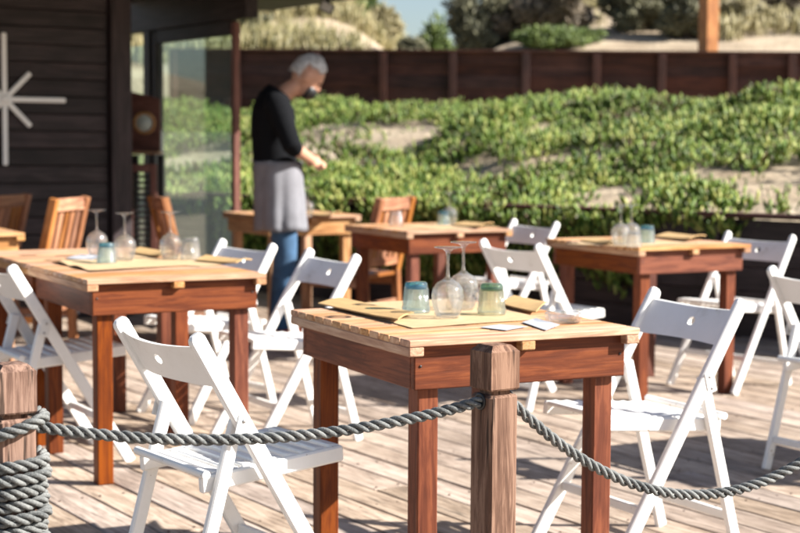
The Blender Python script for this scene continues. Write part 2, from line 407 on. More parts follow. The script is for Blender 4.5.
# tall square pole standing behind the fence
pole = empty('wooden_pole', at_y(708, 52, FY + .35) * 1.0, 0); pole.location.z = 1.0
tag(pole, 'tall square reddish timber pole rising behind the dark fence', 'pole')
bar('shaft', (0, 0, 0), (0, 0, 4.6), .21, .21, 'teak', pole, up=(0, 1, 0), ch=.01).rotation_euler.rotate_axis('X', R(25))
link('cap', cbox(.27, .27, .04, .008), 'red_frame', pole, Matrix.Translation((0, 0, 4.62)))

def dune_z(x, y):
    a = x / max(y, 1)
    crest = 5.9
    for c0, wd_, dp in ((.020, .042, 2.9),):
        crest -= dp * math.exp(-((a - c0) / wd_) ** 2)
    k = min(1, max(0, (y - 23) / 20)); 
    z = 2.2 + (crest - 2.2) * (k ** .8)
    return z + .25 * nz(x, y, .22, 5) + .08 * nz(x, y, .8, 6)
V = []; Fq = []; xs = np.linspace(-22, 24, 110); ys = np.concatenate([np.linspace(22.8, 44, 60), np.linspace(45, 90, 12)])
for y in ys:
    for x in xs: V.append((x, y, dune_z(x, y) if y > 22.9 else .5))
for i in range(len(ys) - 1):
    for j in range(len(xs) - 1):
        a = i * len(xs) + j; Fq.append((a, a + 1, a + len(xs) + 1, a + len(xs)))
dune = link('dune', mesh_from('dune', V, Fq, True), 'sand'); tag(dune, kind='structure')

# --- ground cover of fleshy leaves on the bank (one mass nobody could count)
def spindle_field(pts, nrm, lens, rads):
    """3-sided pointed leaves at pts along nrm: numpy arrays -> verts, tris"""
    n = len(pts)
    ref = np.where(np.abs(nrm[:, 2:3]) < .9, np.array([[0, 0, 1.]]), np.array([[1., 0, 0]]))
    u = np.cross(nrm, ref); u /= np.linalg.norm(u, axis=1, keepdims=True); v = np.cross(nrm, u)
    V = np.zeros((n, 7, 3))
    for j in range(3):
        a = 2 * math.pi * j / 3; d = u * math.cos(a) + v * math.sin(a)
        V[:, j] = pts + d * (rads * .6)[:, None]
        V[:, 3 + j] = pts + nrm * (lens * .6)[:, None] + d * rads[:, None]
    V[:, 6] = pts + nrm * lens[:, None]
    T = []
    for j in range(3):
        k = (j + 1) % 3
        T += [(j, k, 3 + k), (j, 3 + k, 3 + j), (3 + j, 3 + k, 6)]
    T = np.array(T)
    Fc = (T[None] + (np.arange(n) * 7)[:, None, None]).reshape(-1, 3)
    return V.reshape(-1, 3), Fc
def np_mesh(name, V, Fc, smooth=False):
    me = bpy.data.meshes.new(name); me.vertices.add(len(V)); me.vertices.foreach_set('co', V.astype(np.float32).ravel())
    k = Fc.shape[1]
    me.loops.add(Fc.size); me.loops.foreach_set('vertex_index', Fc.astype(np.int32).ravel())
    me.polygons.add(len(Fc)); me.polygons.foreach_set('loop_start', (np.arange(len(Fc)) * k).astype(np.int32)); me.polygons.foreach_set('loop_total', np.full(len(Fc), k, np.int32))
    if smooth: me.polygons.foreach_set('use_smooth', np.ones(len(Fc), bool))
    me.update(calc_edges=True); me.validate()
    return me
bare = []                                                  # sandy places seen between the plants
for (px, py, r1) in ((345, 147, .85), (372, 142, .75), (318, 152, .7), (394, 137, .5), (320, 128, .3), (372, 112, .3), (490, 182, .4), (525, 182, .42), (555, 181, .3), (470, 176, .25), (612, 206, .4), (640, 205, .45), (668, 206, .35), (700, 201, .45), (735, 197, .45), (770, 199, .45), (800, 197, .5), (755, 208, .3), (795, 211, .4), (720, 188, .4), (780, 186, .5), (610, 192, .25), (690, 186, .25), (450, 133, .2), (250, 125, .4), (215, 128, .5)):
    p = march(px, py, bank_z)
    if p: bare.append((p.x, p.y, r1))
cl = []
tries = 0
while len(cl) < 21000 and tries < 300000:
    tries += 1
    t = random.uniform(-12.5, 8.5); d = -.10 + 8.6 * random.random() ** 1.15
    p = WA + wd * t + wn * d; x, y = p.x, p.y
    if abs(x) > .30 * y + .6: continue
    if nz(x, y, .5, 9) + .35 * nz(x, y, 1.7, 4) < -.52: continue
    skip = False
    for bx, by, br in bare:
        dd = ((x - bx) / (br * .95)) ** 2 + ((y - by) / (br * 1.0)) ** 2 + .5 * nz(x, y, 2.2, 3)
        if dd < 1: skip = True; break
    if skip and random.random() < .96: continue
    if d < .12 and nz(x, y, 1.1, 12) < .05: continue
    cl.append((x, y, bank_z(x, y) + (.04 if d > .1 else -.02)))
for _ in range(2600):                                     # runners hanging over the wall
    t = random.uniform(-8, 1.4); h = random.random()
    if nz(t, 0, .9, 40) < -.05 + .25 * max(0, t - .5): continue
    p = WA + wd * t - wn * (.07 + .13 * random.random() * h); cl.append((p.x, p.y, .78 - .62 * (1 - h) * (.5 + .5 * max(0, min(1, nz(t, 0, 1.7, 41) + .6)))))
P, Nn, Ln, Rd = [], [], [], []
for (x, y, z) in cl:
    big = random.uniform(.6, 1.25); m = int(5 + 4 * random.random()); up = .10 * random.random() + .22 * max(-.3, nz(x, y, 1.3, 21))
    for i in range(m):
        a = random.uniform(0, 6.283); rr = random.uniform(0, .085) * big; tilt = random.uniform(.05, .95)
        P.append((x + math.cos(a) * rr, y + math.sin(a) * rr, z + up - .05 + random.uniform(-.03, .05)))
        Nn.append((math.cos(a) * math.sin(tilt), math.sin(a) * math.sin(tilt), math.cos(tilt)))
        Ln.append(random.uniform(.050, .092) * big); Rd.append(random.uniform(.009, .0145) * big)
Vv, Ff = spindle_field(np.array(P), np.array(Nn), np.array(Ln), np.array(Rd))
M['succulent'] = leaf_mat('succulent_leaf', [(.13, .09, .035), (.050, .110, .016), (.155, .245, .040), (.27, .345, .075), (.44, .45, .14)], trans=.32, scale=.9)
gc = link('succulent_cover', np_mesh('succulent', Vv, Ff), 'succulent'); tag(gc, 'fleshy green creeping succulent leaves carpeting the sandy bank', 'ground cover', kind='stuff')
print('clumps', len(cl), 'tris', len(Ff))

# --- dry grass tufts on the dune
P, Nn, Ln, Rd = [], [], [], []
for _ in range(9000):
    y = random.uniform(24, 43); x = random.uniform(-.30, .30) * y
    if nz(x, y, .28, 31) < -.18: continue
    if .128 < x / y < .158 and y < 32: continue
    if .015 < x / y < .2 and y < 27.5: continue
    z = dune_z(x, y)
    for i in range(5):
        a = random.uniform(0, 6.283); tl = random.uniform(.05, .6)
        P.append((x + random.uniform(-.15, .15), y + random.uniform(-.15, .15), z - .03)); Nn.append((math.cos(a) * math.sin(tl), math.sin(a) * math.sin(tl), math.cos(tl)))
        Ln.append(random.uniform(.25, .55)); Rd.append(random.uniform(.010, .022))
Vv, Ff = spindle_field(np.array(P), np.array(Nn), np.array(Ln), np.array(Rd))
M['dry_grass'] = leaf_mat('dry_grass', [(.16, .15, .06), (.30, .26, .12), (.42, .36, .19)], trans=.2, scale=.3)
dg = link('dune_grass', np_mesh('dune_grass', Vv, Ff), 'dry_grass'); tag(dg, 'pale dry grass covering the dune behind the fence', 'grass', kind='stuff')

# --- shrubs on the dune
M['leaf_olive'] = leaf_mat('leaf_olive', [(.07, .073, .045), (.155, .152, .092), (.26, .25, .15)], scale=.8)
M['leaf_brown'] = leaf_mat('leaf_brown', [(.105, .085, .060), (.21, .17, .12), (.34, .28, .20)], scale=.8)
M['leaf_green'] = leaf_mat('leaf_green', [(.045, .075, .018), (.10, .15, .035), (.17, .22, .06)], scale=.8)
M['leaf_tan'] = leaf_mat('leaf_tan', [(.15, .13, .06), (.27, .235, .12), (.38, .33, .19)], scale=.8)
M['bark'] = wood('bark', (.05, .035, .025), (.10, .07, .05), (.16, .12, .09), rough=.9)
def shrub(name, label, mat, px, py, y, wdt, hgt, seed, group=None, nleaf=2600, leaf=.11):
    rnd = random.Random(seed)
    d = ray(px, py); x = d.x * y / d.y; zb = dune_z(x, y) - .05
    root = empty(name, (x, y, zb)); tag(root, label, 'shrub', group)
    parts = []; tips = []
    for i in range(7):
        a = rnd.uniform(0, 6.283); rr = rnd.uniform(.1, .36) * wdt
        e = Vector((math.cos(a) * rr, math.sin(a) * rr * .8, hgt * rnd.uniform(.45, .85)))
        mid = e * .5 + Vector((rnd.uniform(-.1, .1), rnd.uniform(-.1, .1), .08)) * wdt * .4
        parts.append(tube([(0, 0, 0), mid, e], [.05, .03, .012], 5)); tips += [mid, e]
    v, f = joined(parts); link('stem', mesh_from('stem', v, f), 'bark', root)
    blobs = [(t.x, t.y, t.z, rnd.uniform(.16, .28) * wdt, rnd.uniform(.16, .30) * hgt) for t in tips]
    for i in range(9):
        a = rnd.uniform(0, 6.283); rr = rnd.uniform(.15, .42) * wdt
        blobs.append((math.cos(a) * rr, math.sin(a) * rr, rnd.uniform(.12, .6) * hgt, rnd.uniform(.1, .2) * wdt, rnd.uniform(.12, .24) * hgt))
    P, Q, Ln, Rd = [], [], [], []
    for i in range(nleaf):
        b = rnd.choice(blobs)
        v = Vector((rnd.gauss(0, 1), rnd.gauss(0, 1), rnd.gauss(0, 1))).normalized() * (rnd.random() ** .4)
        p = (b[0] + v.x * b[3], b[1] + v.y * b[3], max(.02, b[2] + v.z * b[4]))
        q = Vector((rnd.gauss(0, .5) + v.x * .7, rnd.gauss(0, .5) + v.y * .7, rnd.gauss(.55, .5))).normalized()
        P.append(p); Q.append(tuple(q)); Ln.append(leaf * rnd.uniform(.7, 1.9)); Rd.append(leaf * rnd.uniform(.12, .3))
    Vv, Ff = spindle_field(np.array(P), np.array(Q), np.array(Ln), np.array(Rd))
    link('crown', np_mesh('crown', Vv, Ff), mat, root)
    return root
def shrub_to(label, mat, px, top, y, wpx, seed, nleaf=3000, leaf=.10):
    """shrub rooted on the dune at distance y, its top reaching picture row `top`, wpx wide"""
    p = at_y(px, top, y); h = max(.35, p.z - dune_z(p.x, y) + .05)
    return shrub('dune_shrub', label, mat, px, 50, y, wpx * y / F_PX, h, seed, nleaf=nleaf, leaf=leaf)
shrub_to('dark olive shrub with ragged top just beside the gap of open sky', 'leaf_olive', 474, -4, 26.2, 54, 11, 4600)
shrub_to('small rounded dark green bush low against the fence below the sky gap', 'leaf_olive', 413, 38, 24.6, 36, 12, 1800, .07)
shrub_to('large brown twiggy shrub above the bright green clump behind the fence', 'leaf_brown', 552, -16, 26.4, 105, 13, 7500)
shrub_to('brown twiggy shrub between the dark olive shrub and larger brown shrub', 'leaf_brown', 505, -8, 26.6, 60, 14, 4600)
shrub_to('low bright green clump in front of the large brown shrub', 'leaf_green', 552, 30, 25.0, 95, 15, 3200, .08)
shrub_to('tall dark thicket shrub left of the timber pole', 'leaf_olive', 645, -20, 26.5, 80, 16, 6000)
shrub_to('second dark thicket shrub right beside the timber pole', 'leaf_olive', 686, -12, 25.6, 56, 17, 4600)
shrub_to('pale tan shrub right of the timber pole', 'leaf_tan', 742, 0, 26, 58, 18, 4200)
shrub_to('grey brown shrub farthest right of the timber pole', 'leaf_brown', 785, -10, 27, 80, 19, 5200)
shrub_to('dark shrub over the fence beside the glass door post', 'leaf_olive', 256, 18, 26, 30, 20, 2400)
shrub_to('yellowish bushy shrub on the slope above the head of the waiter', 'leaf_tan', 305, -4, 30, 95, 21, 4200)
shrub_to('pale tan shrub on the crest left of the sky gap', 'leaf_tan', 376, 4, 31, 52, 22, 3200)
shrub_to('olive green shrub on the slope between two pale tan shrubs', 'leaf_green', 350, -6, 31, 55, 23, 3000)
shrub_to('small green shrub growing at the right foot of the sky gap', 'leaf_green', 432, 22, 28, 34, 24, 2000)

# ------------------------------------------------------------------ beach bar building
G34 = R(33)
b1 = Vector((math.cos(G34), math.sin(G34), 0)); b2 = Vector((-math.sin(G34), math.cos(G34), 0))
corner = at_y(110, 150, 11.0); corner.z = 0
bar_h = empty('beach_bar', corner, G34); tag(bar_h, 'dark timber beach bar with plank wall, roof overhang and glass door', 'building')
# local frame: x along the plank wall (towards the corner, wall lies at x<0), y into the building
cw = empty('wall', (0, 0, 0), 0, bar_h)
for i in range(21):
    z0 = i * .118
    jit = random.uniform(-.004, .004)
    bar('cladding_board', (-3.2, jit, z0 + .059), (-.02 - .001 * (i % 3), jit, z0 + .059), .024, .112, 'dark_wood', cw)
link('backing', cbox(3.2, .05, 2.46, .004), 'dark_wood', cw, Matrix.Translation((-1.63, .06, 1.23)))
bar('corner_post', (.07, .02, 0), (.07, .02, 2.47), .15, .15, 'dark_wood', bar_h, up=(0, 1, 0), ch=.006)
bar('side_wall', (.04, .1, 1.22), (.04, 1.9, 1.22), .05, 2.44, 'dark_wood', bar_h)
bar('rear_wall', (-3.0, 1.95, 1.22), (.06, 1.95, 1.22), .05, 2.44, 'dark_wood', bar_h)
# roof: its sun-side edge runs along b2
RZ = 2.33
e_near = at_z(372, 0, RZ); e_far = at_z(240, 15, RZ)
inv = Matrix.Rotation(-G34, 4, 'Z')
def loc(p): return inv @ (Vector(p) - corner)
xe = (loc(e_near).x + loc(e_far).x) / 2 + .06
pR = at_y(236, 200, 11.3); pR.z = 0; lR = loc(pR); DW = 1.36
y_a, y_b = -2.6, lR.y + DW + .45
roof = link('roof', cbox(xe + 3.2, y_b - y_a, .16, .01), 'dark_wood', bar_h, Matrix.Translation(((xe - 3.2) / 2, (y_a + y_b) / 2, RZ + .10)))
for i in range(int((y_b - y_a) / .8) + 1):
    y = y_a + .15 + i * .8
    bar('rafter', (-3.0, y, RZ - .045), (xe - .12, y, RZ - .045), .06, .12, 'dark_wood', roof).matrix_local = roof.matrix_local.inverted() @ frame((-3.0, y, RZ - .045), (xe - .12, y, RZ - .045))
fa = bar('fascia', (0, 0, 0), (y_b - y_a, 0, 0), .03, .24, 'dark_wood', roof); fa.matrix_local = roof.matrix_local.inverted() @ frame((xe + .02, y_a, RZ + .08), (xe + .02, y_b, RZ + .08))
# glass door leaf: its plane runs along b2, the nearer stile at pixel 236
pR = at_y(236, 200, 11.3); pR.z = 0
lR = loc(pR); DW = 1.36
door = empty('glass_door', (lR.x, lR.y, 0), 0, bar_h)
bar('stile', (0, 0, 0), (0, 0, 2.09), .05, .05, 'red_frame', door, up=(0, 1, 0))
bar('stile', (0, DW, 0), (0, DW, 2.09), .07, .08, 'dark_wood', door, up=(0, 1, 0))
bar('rail', (0, .035, 2.05), (0, DW - .035, 2.05), .06, .10, 'dark_wood', door)
bar('rail', (0, .035, .07), (0, DW - .035, .07), .06, .14, 'dark_wood', door)
link('pane', cbox(.008, DW - .06, 1.88, .001), 'door_glass', door, Matrix.Translation((0, DW / 2, 1.07)))
bar('lintel', (lR.x, lR.y - .25, 2.235), (lR.x, lR.y + DW + .85, 2.235), .10, .26, 'dark_wood', bar_h)
bar('jamb', (lR.x, lR.y + DW + .10, 0), (lR.x, lR.y + DW + .10, 2.1), .10, .12, 'dark_wood', bar_h, up=(0, 1, 0))
# side light left of the jamb
bar('jamb', (lR.x, lR.y + DW + .75, 0), (lR.x, lR.y + DW + .75, 2.1), .10, .10, 'dark_wood', bar_h, up=(0, 1, 0))
link('side_light', cbox(.008, .55, 1.9, .001), 'door_glass', bar_h, Matrix.Translation((lR.x, lR.y + DW + .42, 1.05)))
# wooden panel with round port-hole mirror, and louvred shutter, both by the corner post
pp = at_y(146, 121, 11.75)
panel = empty('porthole_panel', (pp.x, pp.y, 0), R(-4)); tag(panel, 'brown wooden panel with a round porthole window beside the corner post', 'panel')
def quad_panel(x0, x1, z0, z1l, z1r, th):
    return mesh_from('panel', [(x0, -th, z0), (x1, -th, z0), (x1, -th, z1r), (x0, -th, z1l), (x0, th, z0), (x1, th, z0), (x1, th, z1r), (x0, th, z1l)], [(0, 1, 2, 3), (5, 4, 7, 6), (4, 0, 3, 7), (1, 5, 6, 2), (3, 2, 6, 7), (4, 5, 1, 0)])
zt = at_y(146, 92, 11.75).z; zb = at_y(146, 151, 11.75).z; zc = at_y(145, 123, 11.75).z
link('board', quad_panel(-.11, .11, zb, zt, zt - .05, .02), 'red_frame', panel)
ring = [(.075 + .014 * math.cos(a), .014 * math.sin(a)) for a in np.linspace(0, 2 * math.pi, 9)[:-1]]
vs_, fs = [], []
for i in range(28):
    a = 2 * math.pi * i / 28
    for (rr, yy) in ring: vs_.append((rr * math.cos(a) - .008, -.024 + yy, zc + rr * math.sin(a)))
for i in range(28):
    for j in range(8):
        fs.append((i * 8 + j, ((i + 1) % 28) * 8 + j, ((i + 1) % 28) * 8 + (j + 1) % 8, i * 8 + (j + 1) % 8))
link('porthole_ring', mesh_from('ring', vs_, fs, True), 'pale_timber', panel)
dsc = lathe([(.0001, 0), (.074, 0), (.074, .004), (.0001, .004)], 28); M['mirror'] = plain('porthole_glass', (.62, .70, .66), rough=.25)
link('porthole_glass', dsc, 'mirror', panel, Matrix.Translation((-.008, -.024, zc)) @ Matrix.Rotation(R(90), 4, 'X'))
link('shelf', cbox(.24, .12, .025, .003), 'pale_timber', panel, Matrix.Translation((0, -.03, zb - .012)))
bar('upright', (-.10, .06, 0), (-.10, .06, zb - .03), .05, .05, 'dark_wood', panel, up=(0, 1, 0))
bar('upright', (.10, .06, 0), (.10, .06, zb - .03), .05, .05, 'dark_wood', panel, up=(0, 1, 0))
sp = at_y(142, 200, 11.2)
sh = empty('louvred_shutter', (sp.x, sp.y, 0), R(6)); tag(sh, 'brown framed louvred shutter standing by the corner post', 'shutter')
sz = at_y(142, 164, 11.2).z
bar('stile', (-.085, 0, 0), (-.085, 0, sz), .04, .04, 'red_frame', sh, up=(0, 1, 0)); bar('stile', (.085, 0, 0), (.085, 0, sz), .045, .04, 'red_frame', sh, up=(0, 1, 0))
bar('rail', (-.062, 0, sz - .03), (.06, 0, sz - .03), .035, .06, 'red_frame', sh); bar('rail', (-.062, 0, .06), (.06, 0, .06), .035, .10, 'red_frame', sh)
k = 0
while .14 + k * .042 < sz - .08:
    link('slat', cbox(.12, .03, .006, .001, 's'), 'dark_wood', sh, Matrix.Translation((0, 0, .14 + k * .042)) @ Matrix.Rotation(R(-35), 4, 'X')); k += 1
# star emblem on the wall
lc = loc(at_y(3, 100, 10.35)); 
st = empty('star_emblem', corner + b1 * (-.765) + b2 * (-.035) + Vector((0, 0, at_y(3, 99, 10.5).z)), G34)
tag(st, 'white eight rayed star emblem mounted on the dark plank wall', 'emblem')
for i in range(8):
    a = i * math.pi / 4; ln = .445 if i % 2 == 0 else .255
    if i in (0, 4): ln = .43
    d = Vector((math.cos(a), 0, math.sin(a)))
    r0 = .028
    bar('ray', d * r0, d * ln, .02, .036, 'sign_white', st, up=(0, 1, 0) if 0 else Vector((0, 1, 0)).cross(d), ch=.008)
link('hub', lathe([(.0001, 0), (.034, 0), (.034, .02), (.0001, .02)], 20), 'sign_white', st, Matrix.Translation((0, .010, 0)) @ Matrix.Rotation(R(90), 4, 'X'))
# flood lamp under the eave
lp = at_y(328, 5, 11.35)
lamp = empty('eave_lamp', lp); tag(lamp, 'small black flood lamp hanging from the roof edge', 'lamp')
link('housing', cbox(.10, .08, .075, .012), 'black', lamp, Matrix.Rotation(R(25), 4, 'Y') @ Matrix.Translation((0, 0, -.02)))
link('lens', cbox(.085, .006, .06, .002), 'steel', lamp, Matrix.Rotation(R(25), 4, 'Y') @ Matrix.Translation((0, -.043, -.02)))
bar('bracket', (0, 0, .015), (-.02, 0, RZ - lp.z + .02), .03, .012, 'black', lamp, up=(0, 1, 0))

# ------------------------------------------------------------------ tables
TW, TD, TH = .688, .795, .748
def make_table(label, pos, ang, mats=('table_red', 'table_top'), group='slatted wooden tables on the deck', depth=TD):
    """origin at the floor below the corner nearest the viewer; x along slats, y across"""
    t = empty('slatted_table', (pos[0], pos[1], 0), R(ang)); tag(t, label, 'table', group)
    body, top = mats; n = int(round(depth / .0615)); pitch = depth / n
    for i in range(n):
        link('slat', cbox(TW, pitch - .0055, .017, .002, top), top, t, Matrix.Translation((TW / 2, pitch * (i + .5), TH - .0085)) @ Matrix.Rotation(random.uniform(-.002, .002), 4, 'Z'))
    for x in (.021, TW / 2, TW - .021):
        bar('batten', (x, .004, TH - .0295), (x, depth - .004, TH - .0295), .042, .025, top if 1 else body, t)
    ap, a, b = .112, .028, .042
    za = TH - .019 - ap / 2
    bar('apron', (a, b, za), (TW - a, b, za), .022, ap, body, t); bar('apron', (a, depth - b, za), (TW - a, depth - b, za), .022, ap, body, t)
    bar('apron', (a + .011, b + .0115, za), (a + .011, depth - b - .0115, za), .022, ap, body, t); bar('apron', (TW - a - .011, b + .0115, za), (TW - a - .011, depth - b - .0115, za), .022, ap, body, t)
    lw = .058
    for x in (a + .023 + lw / 2, TW - a - .023 - lw / 2):
        for y in (b + .0125 + lw / 2, depth - b - .0125 - lw / 2):
            bar('leg', (x, y, 0), (x, y, TH - .042), lw, lw, body, t, up=(0, 1, 0), ch=.003)
    for x in (.045, TW - .045):
        link('screw', lathe([(.0001, 0), (.0035, 0), (.0035, .002), (.0001, .002)], 8), 'black', t, Matrix.Translation((x, b - .011, za + .005)) @ Matrix.Rotation(R(90), 4, 'X'))
    return t
T1 = make_table('reddish slatted table with blue and green tumblers, right behind the rope post', (.026, 3.846), 26)
T2 = make_table('slatted table with blue tumbler and three upturned wine glasses', (-1.10, 5.47), 28.5)
e2_ = Vector((-math.sin(R(28.5)), math.cos(R(28.5)), 0))
T2b = make_table('slatted table pushed against the far end of the three wine glass table', (-1.10 + e2_.x * .80, 5.47 + e2_.y * .80), 28.5)
T3 = make_table('slatted table with two wine glasses and blue tumbler in front of retaining wall', (1.13, 7.36), 28.5)
T4 = make_table('slatted table with one wine glass and a single teak chair behind it', (.039, 8.60), 28)
T5 = make_table('slatted table with bare top facing the chair at the right deck edge', (2.22, 5.45), 28)
T7 = make_table('pale timber table at which the waiter stands', (-.87, 10.2), 28, ('pale_timber', 'pale_timber'), 'pale wooden tables near the bar')
p8 = at_z(25, 233, TH)
e1_ = Vector((math.cos(R(28)), math.sin(R(28)), 0))
T8 = make_table('pale timber table beside the plank wall with two teak chairs', (p8.x - e1_.x * TW, p8.y - e1_.y * TW), 28, ('pale_timber', 'pale_timber'), 'pale wooden tables near the bar')

# ------------------------------------------------------------------ white folding chairs
def make_chair():
    """origin at floor, faces local +x"""
    t = empty('folding_chair')
    hw = .205; bw, bt = .022, .042                      # stile width (y) and depth
    top = Vector((-.215, 0, .775)); ft = Vector((.245, 0, .0)); rf = Vector((-.235, 0, 0))
    d = (ft - top).normalized()
    def on(z): return top + (ft - top) * ((top.z - z) / (top.z - ft.z))
    hg = on(.555)
    for s in (-1, 1):
        y = Vector((0, s * hw, 0))
        # stile with rounded head
        seg = []
        ln = (ft - top).length
        prof = [(-ln / 2 + .0, .55), (-ln / 2 + .006, .85), (-ln / 2 + .016, 1), (ln / 2 - .004, 1), (ln / 2, .9)]
        vs_, fs = [], []
        for (x, k) in prof:
            hy, hz = bw / 2 * k, bt / 2 * k
            c = .004
            for (a, b) in ((-hy + c, -hz), (hy - c, -hz), (hy, -hz + c), (hy, hz - c), (hy - c, hz), (-hy + c, hz), (-hy, hz - c), (-hy, -hz + c)): vs_.append((x, a, b))
        for i in range(len(prof) - 1):
            for j in range(8): fs.append((i * 8 + j, i * 8 + (j + 1) % 8, (i + 1) * 8 + (j + 1) % 8, (i + 1) * 8 + j))
        fs.append(tuple(reversed(range(8)))); fs.append(tuple(range(8 * (len(prof) - 1), 8 * len(prof))))
        stl = link('stile', mesh_from('stile', vs_, fs), 'white_paint', t, frame(top + y, ft + y, (1, 0, 0)))
        yi = Vector((0, s * (hw - .0225), 0))
        bar('rear_leg', hg + yi + (rf - hg).normalized() * .004, rf + yi, .021, .036, 'white_paint', t, up=(1, 0, 0), ch=.004)
        # hinge plate
        hp = link('hinge_plate', cbox(.062, .003, .034, .0012), 'white_metal', t, frame(hg + Vector((0, s * (hw + .0125), 0)) - (rf - hg).normalized() * .012 + d * -.0, hg + Vector((0, s * (hw + .0125), 0)) + (rf - hg).normalized() * .05, (1, 0, 0)))
        for q in (-.018, .018):
            link('bolt', lathe([(.0001, -.004), (.005, -.003), (.005, .003), (.0001, .004)], 10), 'steel', hp, Matrix.Translation((q, 0, 0)) @ Matrix.Rotation(R(90), 4, 'X'))
        ys = Vector((0, s * (hw - .045), 0))
        ra, rb = Vector((-.175, 0, .395)), Vector((.245, 0, .430))
        bar('seat_rail', ra + ys, rb + ys, .02, .042, 'white_paint', t, ch=.005)
    # seat slats along y
    for i in range(9):
        u = .225 - i * .043; z = .430 - (.245 - u) * .0833 + .0175
        link('seat_slat', cbox(.304, .035, .013, .003, 'seat'), 'white_paint', t, Matrix.Translation((u, 0, z)) @ Matrix.Rotation(R(4.7), 4, 'Y') @ Matrix.Rotation(R(90), 4, 'Z'))
    # curved back panel with an oval hole
    nu, nv = 24, 8; vs_, fs = [], []
    za, zb_ = .640, .745
    dirp = Vector((-d.z, 0, d.x)) if 0 else Vector((d.z, 0, -d.x))
    for side in (0, 1):
        for i in range(nu + 1):
            yy = (i / nu - .5) * 2 * (hw - .008)
            sag = .032 * (1 - (yy / hw) ** 2)
            for j in range(nv + 1):
                zz = za + (zb_ - za) * j / nv
                edge = .010 * (1 - (yy / hw) ** 2) * (1 if j == nv else 0)
                p = on(zz - edge) + Vector((-sag - (.007 if side else -.007), yy, -.0))
                vs_.append(p)
    st_ = (nu + 1) * (nv + 1); hole = {(nu // 2 - 1, 4), (nu // 2, 4), (nu // 2 - 1, 3), (nu // 2, 3)}
    def idx(s, i, j): return s * st_ + i * (nv + 1) + j
    for i in range(nu):
        for j in range(nv):
            if (i, j) in hole: continue
            fs.append((idx(0, i, j), idx(0, i + 1, j), idx(0, i + 1, j + 1), idx(0, i, j + 1))); fs.append((idx(1, i, j), idx(1, i, j + 1), idx(1, i + 1, j + 1), idx(1, i + 1, j)))
    for i in range(nu):
        fs.append((idx(0, i, 0), idx(1, i, 0), idx(1, i + 1, 0), idx(0, i + 1, 0))); fs.append((idx(0, i, nv), idx(0, i + 1, nv), idx(1, i + 1, nv), idx(1, i, nv)))
    i0, i1, j0, j1 = nu // 2 - 1, nu // 2 + 1, 3, 5
    for i in range(i0, i1):
        fs.append((idx(0, i, j0), idx(0, i + 1, j0), idx(1, i + 1, j0), idx(1, i, j0))); fs.append((idx(0, i, j1), idx(1, i, j1), idx(1, i + 1, j1), idx(0, i + 1, j1)))
    for j in range(j0, j1):
        fs.append((idx(0, i0, j), idx(1, i0, j), idx(1, i0, j + 1), idx(0, i0, j + 1))); fs.append((idx(0, i1, j), idx(0, i1, j + 1), idx(1, i1, j + 1), idx(1, i1, j)))
    # round the hole a little
    me = mesh_from('backrest', vs_, fs, True)
    for s in (0, 1):
        for (i, j) in ((i0, j0), (i0, j1), (i1, j0), (i1, j1)):
            v = me.vertices[idx(s, i, j)]; c0 = me.vertices[idx(s, nu // 2, 4)].co; v.co = c0 + (v.co - c0) * .72
    me.set_sharp_from_angle(angle=R(40))
    link('backrest', me, 'white_paint', t)
    # cross pieces
    def rl(z): return hg + (rf - hg) * ((hg.z - z) / hg.z)
    a = rl(.115); bar('stretcher', a + Vector((0, -.173, 0)), a + Vector((0, .173, 0)), .018, .026, 'white_paint', t)
    a = on(.17); bar('stretcher', a + Vector((0, -.193, 0)), a + Vector((0, .193, 0)), .018, .028, 'white_paint', t)
    a = Vector((-.172, 0, .425)); v, f = tube([a + Vector((0, -.188, 0)), a + Vector((0, .188, 0))], .011, 12); link('dowel', mesh_from('dowel', v, f, False), 'white_paint', t)
    return t
proto = make_chair(); used = [False]
def chair(label, x, y, ang, group='white folding chairs around the tables'):
    o = proto if not used[0] else copy_tree(proto)
    used[0] = True
    o.location = (x, y, 0); o.rotation_euler = (0, 0, R(ang)); tag(o, label, 'chair', group)
    return o
def backpos(x, y, ang):          # given where the middle of the back's top is, return the chair's origin
    a = R(ang); return x + .215 * math.cos(a), y + .215 * math.sin(a), ang
chair('white folding chair behind the sagging rope, between coiled rope post and reddish table', *backpos(-.615, 3.892, 36))
chair('white folding chair drawn up to the right side of the ashtray table', *backpos(.926, 4.831, 209))
chair('white folding chair cut off by the right deck edge, facing away from the bar', *backpos(1.52, 5.75, 33))
pc4 = at_z(10, 267, .77)
chair('white folding chair tucked in at the left side of the three wine glass table', *backpos(pc4.x - .10, pc4.y + .17, 30))
chair('white folding chair at the near right side of the three wine glass table', *backpos(-.279, 6.571, 211))
chair('white folding chair at the far right side of the joined tables, close to the waiter', *backpos(-.70, 7.20, 220))
chair('white folding chair at the right side of the table before the retaining wall', *backpos(1.88, 8.13, 220))
chair('white folding chair facing the left side of the table before the retaining wall', *backpos(.51, 7.316, 35))
chair('white folding chair at the right side of the table with one wine glass', *backpos(.81, 9.31, 213))

